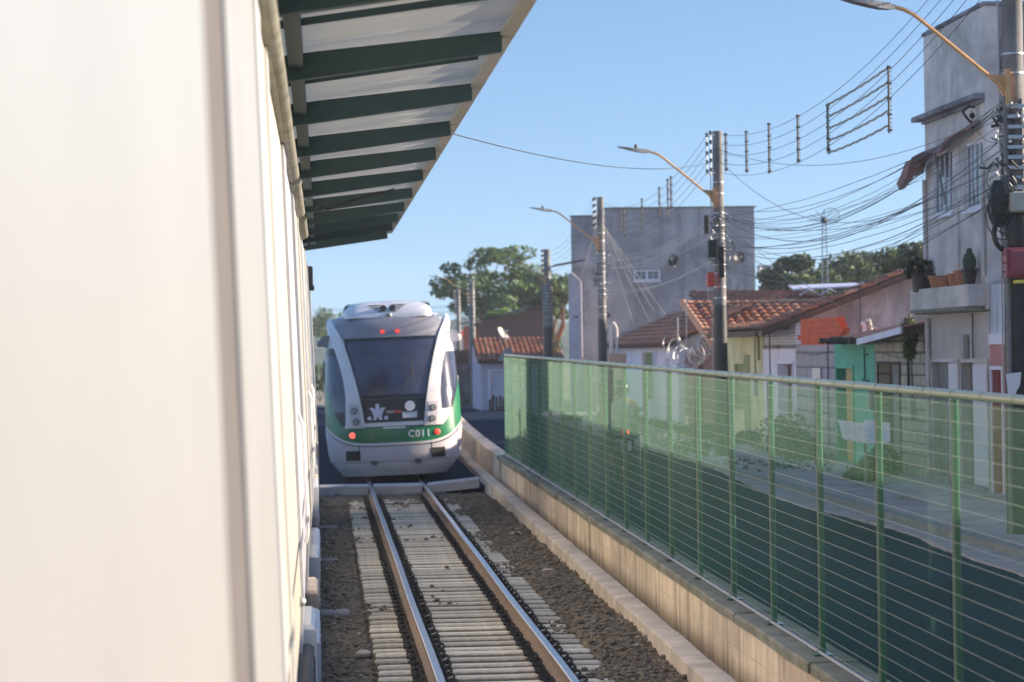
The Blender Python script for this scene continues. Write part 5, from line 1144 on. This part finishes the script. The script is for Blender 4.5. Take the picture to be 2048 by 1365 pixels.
# ------------------------------------------------------------------ wires
def cable(p, q, sag, r, label, mt='cable', group=None, n=22, cat='cable', wob=0):
    p = Vector(p); q = Vector(q); b = MB()
    r *= .58; b.tube([p+(q-p)*t-Vector((0,0,4*sag*t*(1-t)))+Vector((wob*nz(t*9, p.z, 1, q.z), 0, wob*nz(t*11, q.z, 1, p.x))) for t in [i/n for i in range(n+1)]], r, 5)
    return tag(link('overhead_cable', b, M[mt], smooth=60), label, cat, group)
GP = 'parallel power wires of the pole line'
for k in range(5):
    dz = -.205*k; xx = 8.72
    cable((8.82,31.7,8.29+dz*1.05), (xx,55.4,7.44+dz), .97, .009, 'thin power wire, one of five stacked between the nearest and the middle pole', group=GP)
    cable((xx,55.9,7.44+dz), (xx,79.15,7.44+dz), .82-.0*k, .009, 'thin power wire, one of five stacked between the middle pole and the grey building', group=GP)
    cable((xx,79.65,7.44+dz), (9.25,103.9,6.79+dz), .5, .008, 'thin power wire, one of five stacked running on from the pole by the grey building', group=GP)
    cable((9.0,31.3,8.35+dz), (9.6,12,8.6+dz), .5, .009, 'thin power wire leaving the nearest pole out of the picture', group=GP)
def spacer(y, za, zb_, label, r=.02):
    b = MB(); b.tube([(8.70,y,zb_),(8.70,y,za)], r, 6)
    for k in range(5): z = za-.03-(za-zb_-.08)*k/4; b.tube([(8.67,y,z),(8.74,y,z)], .02, 6); b.ball((8.70,y,z), .024, 6, 5)
    for k in range(16): z = zb_+(za-zb_)*(k+.5)/16; b.box(8.70,8.745,y-.008,y+.008,z-.006,z+.006)
    tag(link('wire_spacer', b, M['rubber'], smooth=50), label, 'wire spacer', 'vertical spacer bars on the power wires')
for y, za, zb_, l in ((53.2,7.25,6.42,'vertical spacer bar right beside the middle pole'),(50.6,7.07,6.2,'second spacer bar to the right of the middle pole'),(48.0,6.99,6.0,'third spacer bar to the right of the middle pole, a plain long one'),
    (45.05,6.87,5.98,'fourth spacer bar to the right of the middle pole'),(42.35,6.80,5.96,'spacer bar holding the left ends of the thick cable sleeves'),(37.7,6.92,5.88,'tall dark spacer bar holding the right ends of the thick cable sleeves'),
    (61.7,6.92,6.1,'spacer bar nearest the middle pole on its left side'),(62.3,6.90,5.85,'long thin spacer bar second left of the middle pole'),(63.9,6.80,5.95,'spacer bar above the window, third left of the middle pole'),(67.4,6.72,5.85,'spacer bar above the small white window'),(71.3,6.68,5.85,'spacer bar near the pole by the grey building'),(72.2,6.75,6.0,'last spacer bar before the pole by the grey building')):
    spacer(y, za, zb_, l)
for k, l in enumerate(('topmost','second','middle','fourth','lowest')):
    b = MB(); pts = []
    for i in range(31):
        t = i/30; y = 42.35-4.65*t; za = 6.78+.11*t; zb_ = 5.98+.06*t-.03; pts.append((8.70, y, za-(za-zb_)*k/4-.05*4*t*(1-t)*.6+.008*math.sin(i*1.7+k)))
    b.tube(pts, .019, 7); tag(link('cable_sleeve', b, M['galv'] if k > 5 else M['grey_box'], smooth=60), l+' of the five thick ribbed sleeves on the wires against the sky', 'cable sleeve', 'thick sleeves on the power wires')
random.seed(21)
GT = 'slack telephone cables along the poles'
for i in range(22):
    za = random.uniform(4.55,5.85); zb_ = za+random.uniform(-.25,.35)
    cable((8.88+random.uniform(-.1,.1),31.7,za), (8.80+random.uniform(-.05,.2),55.5,min(5.8,max(4.5,zb_-.1))), random.uniform(.25,1.0), random.choice((.007,.009,.013)), 'slack dark telephone cable between the nearest pole and the middle pole', group=GT, wob=.02)
for i in range(9):
    za = random.uniform(4.5,5.7)
    cable((8.85,55.8,za), (8.85,79.2,za+random.uniform(-.3,.2)), random.uniform(.2,.7), random.choice((.007,.010)), 'slack pale telephone cable in front of the grey building', 'cable_pale', group=GT, wob=.02)
for i in range(5):
    za = random.uniform(4.4,5.5); cable((8.85,79.6,za), (9.4,104,za-.5), random.uniform(.2,.5), .008, 'slack cable between the pole by the grey building and the weathered pole', group=GT, wob=.02)
for i in range(4):
    za = random.uniform(4.3,5.2); cable((9.4,104.3,za), (7.1,117.8,za-.4), random.uniform(.1,.3), .008, 'slack cable between the two farthest poles', group=GT)
GD = 'service drop wires'
for p, q, s_, l in (((8.9,55.7,5.5),(12.45,56.5,3.15),.1,'service wire falling from the middle pole to the vent pipes'),
    ((8.9,55.7,5.2),(12.2,57.2,3.4),.1,'service wire from the middle pole to the stained gable wall'),
    ((8.9,55.6,6.9),(11.0,44.3,5.3),.9,'loose dark wire drooping from the top of the middle pole towards the tall house'),
    ((8.95,31.7,5.4),(10.85,40.7,6.2),.2,'short wire from the nearest pole to the bracket on the tall house'),
    ((8.95,31.7,5.0),(13.5,84,5.2),1.0,'very long wire crossing behind the middle pole to the roofs'),
    ((8.9,55.6,7.1),(10.85,40.9,6.25),.5,'wire from the middle pole top to the tall house bracket'),
    ((8.9,55.7,4.8),(11.2,66,3.0),.15,'service wire down to the yellow house roof'),
    ((8.9,55.6,5.6),(10.9,43.0,5.1),.4,'cable sweeping up to the upper window of the tall house'),
    ((8.9,55.6,5.3),(10.95,42.1,5.0),.8,'deep sagging cable below the upper windows')):
    cable(p, q, s_, .010, l, group=GD)
for i, (q, l) in enumerate((((12.5,93,3.9),'taut pale wire fanning down to the tiled roof, first'),((12.9,92,3.6),'taut pale wire fanning down to the tiled roof, second'),((12.0,90,3.3),'taut pale wire fanning down to the tiled roof, third'),((11.2,88,2.9),'taut pale wire fanning down to the wall, fourth'))):
    cable((8.95,79.4,6.7), q, .05, .011, l, 'cable_pale', group=GD)
for i, q in enumerate(((10.3,103,4.3),(10.2,103.1,3.9),(10.5,103.1,5.3),(10.0,103.1,4.9),(9.95,103,5.6))):
    cable((8.9,79.4,7.2-.2*i), q, .1, .009, 'thin pale wire slanting left from the pole by the grey building to the annex', 'cable_pale', group=GD)
cable((8.78,55.5,6.80), (1.25,24.5,4.80), .25, .011, 'single long wire from the platform canopy edge to the middle pole')
for k in range(5): cable((-7,150,5.42-.11*k-(.12 if k > 1 else 0)), (9,150,5.40-.10*k-(.12 if k > 1 else 0)), .12, .018, 'horizontal wire crossing the sky behind the far train', group='wires far behind the train')
b = MB(); b.tube([(.12,149.9,5.45),(.12,149.9,4.75)], .02, 5); tag(link('wire_spacer', b, M['rubber']), 'tiny spacer on the wires left of the far train', 'wire spacer')

# antenna mast and roof aerials
am = thing('antenna_mast', (18.3, 90, 4), 'tall lattice antenna mast against the sky above the gable roof', 'antenna mast')
b = MB()
for dx in (-.12, .12): b.tube([(18.3+dx,90,3.5),(18.3+dx*.6,90,7.1)], .022, 5)
for k in range(14): z = 4.6+k*.18; b.tube([(18.2,90,z),(18.4,90,z+.09)], .01, 4)
link('lattice', b, M['galv'], am)
b = MB(); b.ball((18.3,90,7.2), .13, 8, 6)
for k in range(7): a = k*math.pi/6; b.tube([(18.3,90,7.2),(18.3+.6*math.cos(a),90,7.2+.42*math.sin(a))], .012, 4)
b.tube([(18.55+.33*math.cos(2*math.pi*i/14),90,7.35+.30*math.sin(2*math.pi*i/14)) for i in range(14)], .012, 4, closed=True); link('aerial', b, M['cable'], am)
for x, y, z, h, l in ((10.9,74.5,3.2,1.2,'thin roof aerial above the razor wire'),(12.3,73,3.0,.9,'dark roof aerial right of the razor wire'),(14.0,90,3.6,1.2,'pair of bent aerials behind the tiled roof beside the middle pole'),(11.3,52,2.9,1.1,'thin aerial pole in front of the orange bricks'),(14.6,72,3.1,1.0,'white pole rising from the lit tiles')):
    b = MB(); b.tube([(x,y,z-.8),(x+.02,y,z+h)], .012, 5)
    for k in range(4): b.box(x-.06+.01*k, x+.08-.01*k, y-.01, y+.01, z+h-.06-.07*k, z+h-.045-.07*k)
    tag(link('roof_aerial', b, M['galv'] if h > .95 and x != 11.3 else M['cable']), l, 'aerial')

# ------------------------------------------------------------------ trees
def tree(name, base, ctr, rad, ncl, nleaf, size, mt, label, limbs=7, group=None, clr=.34, seed=1, flat=.7):
    random.seed(seed); t = thing(name, base, label, 'tree', group)
    b = MB(); B = Vector(base); Cn = Vector(ctr); fork = B+(Cn-B)*.42
    b.tube([B, B+(fork-B)*.5+Vector((.1,0,0)), fork], [.28,.22,.18], 8); cl = []
    for i in range(ncl):
        while True:
            p = Vector((random.uniform(-1,1), random.uniform(-1,1), random.uniform(-.8,1)))
            if .35 < p.length < 1.0: break
        cl.append(Vector((Cn.x+p.x*rad[0], Cn.y+p.y*rad[1], Cn.z+p.z*rad[2]*(1.1-.35*abs(p.x)))))
    for i in range(min(limbs, ncl)):
        e = cl[i*ncl//limbs]; mid = fork+(e-fork)*.5+Vector((random.uniform(-.4,.4), random.uniform(-.4,.4), random.uniform(-.1,.5)))
        b.tube([fork, mid, e], [.13,.08,.03], 6)
        e2 = cl[(i*ncl//limbs+3) % ncl]; b.tube([mid, (mid+e2)/2+Vector((0,0,.2)), e2], [.06,.045,.02], 5)
    link('trunk', b, M['bark'], t, 60); b = MB(); R0 = clr*min(rad[0], rad[2]*1.6)
    for c in cl:
        k = random.uniform(.6,1.25); foliage(b, c, (R0*k*1.15, R0*k, R0*k*flat), int(nleaf*k), size)
    link('crown', b, mt, t); return t
tree('spreading_tree', (9.9,140,0), (9.9,140,6.35), (3.5,3.0,1.95), 64, 150, .15, M['leaf_a'], 'large spreading tree with open branches behind the brick gable', 10, clr=.23, seed=4, flat=.55)
tree('leafy_tree', (10.2,132,0), (10.0,132,4.3), (1.3,1.2,.6), 16, 160, .13, M['leaf_c'], 'low bright green tree tucked under the spreading tree', 4, seed=5)
tree('leafy_tree', (11.6,128,0), (11.8,128,5.3), (1.3,1.5,1.4), 22, 170, .13, M['leaf_a'], 'tree filling the gap between the weathered pole and the grey building', 5, seed=6)
tree('mango_tree', (19.1,100,0), (19.1,100,4.92), (1.33,1.4,1.1), 26, 260, .14, M['leaf_b'], 'round mango tree right beside the grey building', 5, clr=.42, seed=7)
tree('mango_tree', (23.8,110,0), (24.0,110,5.3), (2.0,1.6,1.25), 30, 260, .15, M['leaf_b'], 'wide mango tree behind the gable roof, in the middle of the three', 5, clr=.40, seed=8)
tree('mango_tree', (19.2,80,0), (19.3,80,5.1), (1.25,1.2,1.0), 24, 240, .11, M['leaf_b'], 'mango tree closest to the tall house, highest of the three', 5, clr=.42, seed=9)
tree('leafy_tree', (22.2,118,0), (22.3,118,4.9), (1.2,1.2,.7), 14, 180, .13, M['leaf_b'], 'low tree filling the space between the mango trees', 4, seed=10)
tree('leafy_tree', (7.0,150,0), (7.3,150,3.0), (1.3,1.2,1.3), 16, 160, .14, M['leaf_c'], 'light green tree seen just right of the far train roof', 4, seed=12)
tree('thin_tree', (1.0,230,0), (1.1,230,5.2), (2.2,2,1.7), 14, 90, .18, M['leaf_a'], 'thin pale tree standing above the hill left of the far train', 4, seed=13)
random.seed(5)
plant('bush', (-.2,150,-.2), 'green bush in the gap between the two trains', 'bush', [((-.3,150,1.2),(.7,.6,.8),420),((.3,150.5,.9),(.6,.6,.7),320),((-1,150,.8),(.8,.6,.7),300)], M['leaf_c'], .10)
for x, y, r, h, l in ((10.75,62.6,.55,.28,'low dark weeds at the foot of the olive yellow wall'),(10.5,57.4,.8,.62,'large dark bush growing before the white house door'),(10.4,55.3,.7,.75,'dense dark bush in front of the lilac grey block wall'),
    (10.3,53.3,.5,.45,'smaller dark bush beside the green house door'),(10.4,46.1,.45,.42,'rounded weed clump at the foot of the yellowish block wall'),(10.2,67.5,.7,.3,'far low weeds before the yellow house'),(9.7,44.6,.35,.2,'small weeds at the foot of the rubbish basket')):
    plant('bush', (x,y,.2), l, 'bush', [((x,y,.2+h*.6),(r*.7,r*1.3,h*.75),520),((x-.1,y+r,.2+h*.4),(r*.5,r,h*.5),260),((x,y-r*.9,.2+h*.4),(r*.5,r*.9,h*.5),240)], M['leaf_d'], .045)
plant('bush', (7.75,105.4,0), 'low green weeds by the white garage at the bend', 'bush', [((7.7,105.3,.12),(.45,.3,.2),240)], M['leaf_a'], .05)
plant('bush', (11.2,103.5,2), 'scraggly shrub beside the pale annex', 'bush', [((9.7,104.6,2.9),(.35,.4,.5),200)], M['leaf_a'], .06)

random.seed(31); b = MB()
for i in range(150):
    y = 46.5+random.random()**.8*44; x = random.choice((random.uniform(10.1,10.85), random.uniform(8.2,8.7), random.uniform(8.6,10.6)))
    if nz(x, y, .45, 2) < -.12: continue
    foliage(b, (x, y, .27), (random.uniform(.15,.5), random.uniform(.3,1.0), random.uniform(.06,.22)), 60, .05)
tag(link('pavement_weeds', b, M['leaf_d']), 'low dark weeds spreading over the far pavement and along the house walls', 'weeds', kind='stuff')
# ------------------------------------------------------------------ rubbish basket
rb = thing('rubbish_basket', (9.6,43.9,.2), 'white slatted rubbish basket on a thin post before the green house', 'rubbish basket')
b = MB(); b.tube([(9.6,43.9,.2),(9.6,43.9,.93)], .028, 8); link('post', b, M['conc_old'], rb)
bkx = MB()
for i in range(9):
    y = 42.95+i*.235; bkx.loft([[(9.42,y+.03,.95),(9.42,y+.17,.95),(9.36,y+.19,1.28),(9.36,y+.0,1.28)],[(9.44,y+.03,.95),(9.44,y+.17,.95),(9.38,y+.19,1.28),(9.38,y+.0,1.28)]])
for x_ in (9.82,):
    for i in range(9): y = 42.95+i*.235; bkx.box(x_, x_+.02, y, y+.18, .95, 1.28)
bkx.box(9.45,9.81,42.98,45.0,.93,.95); link('slats', bkx, M['white_wall'], rb)
for x, y, l in ((9.3,42.6,'small pile of debris on the pavement by the basket'),(9.0,38.8,'crumpled white litter at the kerb')):
    b = MB()
    for i in range(14): blob(b, (x+random.uniform(-.25,.25), y+random.uniform(-.4,.4), .235), random.uniform(.02,.06), (1,1.2,.5))
    tag(link('litter', b, M['stone_pale']), l, 'litter')

# ------------------------------------------------------------------ motorcycle and rider behind the fence
MX, MY, MZ = 5.47, 45.3, .12
mc = thing('motorcycle', (MX,MY,MZ), 'dark motorcycle with a red tail lamp on the road behind the fence', 'motorcycle')
def wheel(y):
    w = MB(); w.tube([(MX, MY+y+.29*math.cos(a), MZ+.31+.29*math.sin(a)) for a in [2*math.pi*i/22 for i in range(22)]], .045, 8, closed=True)
    o = link('wheel', w, M['black'], mc, 60); h = MB()
    for i in range(8): a = i*math.pi/4; h.tube([(MX,MY+y,MZ+.31),(MX,MY+y+.27*math.cos(a),MZ+.31+.27*math.sin(a))], .006, 4)
    h.tube([(MX-.05,MY+y,MZ+.31),(MX+.05,MY+y,MZ+.31)], .04, 8); link('rim', h, M['galv'], o); return o
wheel(0); wheel(1.28)
b = MB(); b.loft([[(MX+w*math.cos(a), MY+y, MZ+z+h*math.sin(a)) for a in [2*math.pi*i/10 for i in range(10)]] for y, w, z, h in ((-.1,.05,.88,.03),(.05,.11,.86,.06),(.45,.12,.82,.06),(.62,.13,.88,.10),(.85,.13,.92,.12),(1.0,.06,.92,.08))]); link('body', b, M['tblack'], mc, 60)
b = MB(); b.box(MX-.13,MX+.13,MY+.4,MY+.8,MZ+.28,MZ+.62,0,.04); b.tube([(MX+.12,MY+.5,MZ+.3),(MX+.13,MY-.2,MZ+.38)], .04, 8); link('engine', b, M['under'], mc, 40)
b = MB(); b.tube([(MX-.08,MY+1.28,MZ+.31),(MX-.08,MY+1.05,MZ+.95)], .025, 6); b.tube([(MX+.08,MY+1.28,MZ+.31),(MX+.08,MY+1.05,MZ+.95)], .025, 6); b.tube([(MX-.36,MY+.85,MZ+1.02),(MX-.12,MY+1.02,MZ+1.03),(MX+.12,MY+1.02,MZ+1.03),(MX+.36,MY+.85,MZ+1.02)], .015, 6); link('handlebar', b, M['galv'], mc, 50)
b = MB(); b.ball((MX,MY-.13,MZ+.90), .05, 10, 6, 0, (1.2,.6,.9)); link('tail_lamp', b, M['redlit2'], mc, 60)
b = MB(); b.loft([[(MX-.08,MY-.2,MZ+.6),(MX+.08,MY-.2,MZ+.6),(MX+.08,MY-.19,MZ+.76),(MX-.08,MY-.19,MZ+.76)],[(MX-.08,MY-.17,MZ+.6),(MX+.08,MY-.17,MZ+.6),(MX+.08,MY-.16,MZ+.76),(MX-.08,MY-.16,MZ+.76)]]); link('rear_plate', b, M['plaster_up'], mc)
for s in (-1, 1):
    b = MB(); b.tube([(MX+s*.3,MY+.9,MZ+1.03),(MX+s*.36,MY+.88,MZ+1.22)], .008, 5); b.ball((MX+s*.38,MY+.87,MZ+1.25), .06, 8, 6, 0, (1,.25,.7)); link('mirror', b, M['galv'], mc, 50)
rd = thing('person', (MX,MY+.35,MZ+.82), 'motorcycle rider seen from behind in a grey shirt and dark helmet', 'person')
def skinned(name, verts, edges, radii, mt, parent, root=0, sub=2):
    me = bpy.data.meshes.new(name); o0 = LOC[parent.name]
    me.from_pydata([tuple(Vector(v)-o0) for v in verts], edges, []); o = bpy.data.objects.new(name+'_src', me); COL.objects.link(o)
    s_ = o.modifiers.new('skin', 'SKIN'); sv = me.skin_vertices[0].data
    for i, r_ in enumerate(radii): sv[i].radius = (r_, r_) if not isinstance(r_, tuple) else r_
    sv[root].use_root = True; m_ = o.modifiers.new('sub', 'SUBSURF'); m_.levels = sub; m_.render_levels = sub
    bpy.context.view_layer.update(); dg = bpy.context.evaluated_depsgraph_get(); nm = bpy.data.meshes.new_from_object(o.evaluated_get(dg))
    nm.materials.clear(); nm.materials.append(mt); bpy.data.objects.remove(o)
    for p in nm.polygons: p.use_smooth = True
    r = bpy.data.objects.new(name, nm); COL.objects.link(r); r.parent = parent; LOC[r.name] = o0; return r
M['skin'] = mat('brown_skin', (.28,.15,.10), .6, var=.05, bump=.05); M['shirt'] = mat('grey_shirt_cloth', (.33,.31,.30), .9, var=.1, bump=.2); M['jeans'] = mat('dark_trouser_cloth', (.05,.06,.09), .9, var=.1, bump=.2)
H = (MX, MY+.30, MZ+.93)
def o_(dx, dy, dz): return (H[0]+dx, H[1]+dy, H[2]+dz)
V = [o_(0,0,0), o_(0,.05,.20), o_(0,.10,.42), o_(0,.13,.52), o_(0,.16,.63)]; E_ = [(0,1),(1,2),(2,3),(3,4)]; RD = [(.17,.13),(.165,.12),(.19,.12),(.07,.07),(.085,.09)]
for s in (-1, 1):
    n = len(V); V += [o_(s*.19,.10,.44), o_(s*.27,.28,.24), o_(s*.31,.52,.12), o_(s*.31,.60,.10)]; E_ += [(2,n),(n,n+1),(n+1,n+2),(n+2,n+3)]; RD += [.062,.048,.034,.036]
    n = len(V); V += [o_(s*.10,.06,-.02), o_(s*.17,.42,-.06), o_(s*.15,.30,-.50), o_(s*.16,.42,-.56)]; E_ += [(0,n),(n,n+1),(n+1,n+2),(n+2,n+3)]; RD += [.10,.075,.048,.04]
skinned('body', V, E_, RD, M['skin'], rd)
for s in (-1, 1):
    for k in range(5):
        pass
Vs = [o_(0,-.005,-.02), o_(0,.05,.20), o_(0,.10,.42), o_(0,.12,.47)]+[o_(-.20,.11,.43), o_(-.255,.24,.29), o_(.20,.11,.43), o_(.255,.24,.29)]
skinned('shirt', Vs, [(0,1),(1,2),(2,3),(2,4),(4,5),(2,6),(6,7)], [(.185,.145),(.18,.135),(.205,.135),.10,.078,.068,.078,.068], M['shirt'], rd)
Vt = [o_(0,.0,-.03)]; Et = []; Rt = [(.18,.14)]
for s in (-1, 1): n = len(Vt); Vt += [o_(s*.10,.06,-.03), o_(s*.17,.42,-.06), o_(s*.155,.31,-.42)]; Et += [(0,n),(n,n+1),(n+1,n+2)]; Rt += [.115,.088,.066]
skinned('trousers', Vt, Et, Rt, M['jeans'], rd)
b = MB(); b.ball(o_(0,.16,.68), .155, 16, 12, 0, (.9,1.05,1.0)); hm = link('helmet', b, M['tblack'], rd, 60)
b = MB(); b.ball(o_(0,.20,.67), .145, 14, 10, 0, (.9,1.02,.35)); link('visor', b, M['tglass'], hm, 60)
for s in (-1, 1):
    b = MB(); c = o_(s*.31,.60,.10)
    for k, (w, l_) in enumerate(((-.03,.07),(-.01,.08),(.01,.078),(.03,.062))): b.tube([(c[0]+w,c[1]+.0,c[2]+.02),(c[0]+w,c[1]+l_*.6,c[2]+.03),(c[0]+w,c[1]+l_,c[2]-.0),(c[0]+w,c[1]+l_*.7,c[2]-.035)], [.010,.009,.009,.007], 6)
    b.tube([(c[0]-s*.03,c[1]-.01,c[2]),(c[0]-s*.055,c[1]+.03,c[2]-.02),(c[0]-s*.05,c[1]+.06,c[2]-.03)], [.012,.010,.008], 6); link('fingers', b, M['skin'], rd, 60)

mc.scale = (1.12, 1.12, 1.12); rd.scale = (1.12, 1.12, 1.12); rd.location.z = MZ+.82*1.12; rd.location.y = MY+.35*1.12
# ------------------------------------------------------------------ haze
hz = MB(); hz.box(-95, 335, -5, 645, -1.6, 22)
hm_ = bpy.data.materials.new('thin_morning_haze'); hm_.use_nodes = True; nt = hm_.node_tree
for n in list(nt.nodes):
    if n.type == 'BSDF_PRINCIPLED': nt.nodes.remove(n)
pv = nt.nodes.new('ShaderNodeVolumePrincipled'); pv.inputs['Color'].default_value = (.82,.88,.96,1); pv.inputs['Density'].default_value = .0005
nt.links.new(pv.outputs[0], nt.nodes['Material Output'].inputs['Volume'])
HAZE = True
if HAZE: tag(link('haze', hz, hm_), kind='stuff')
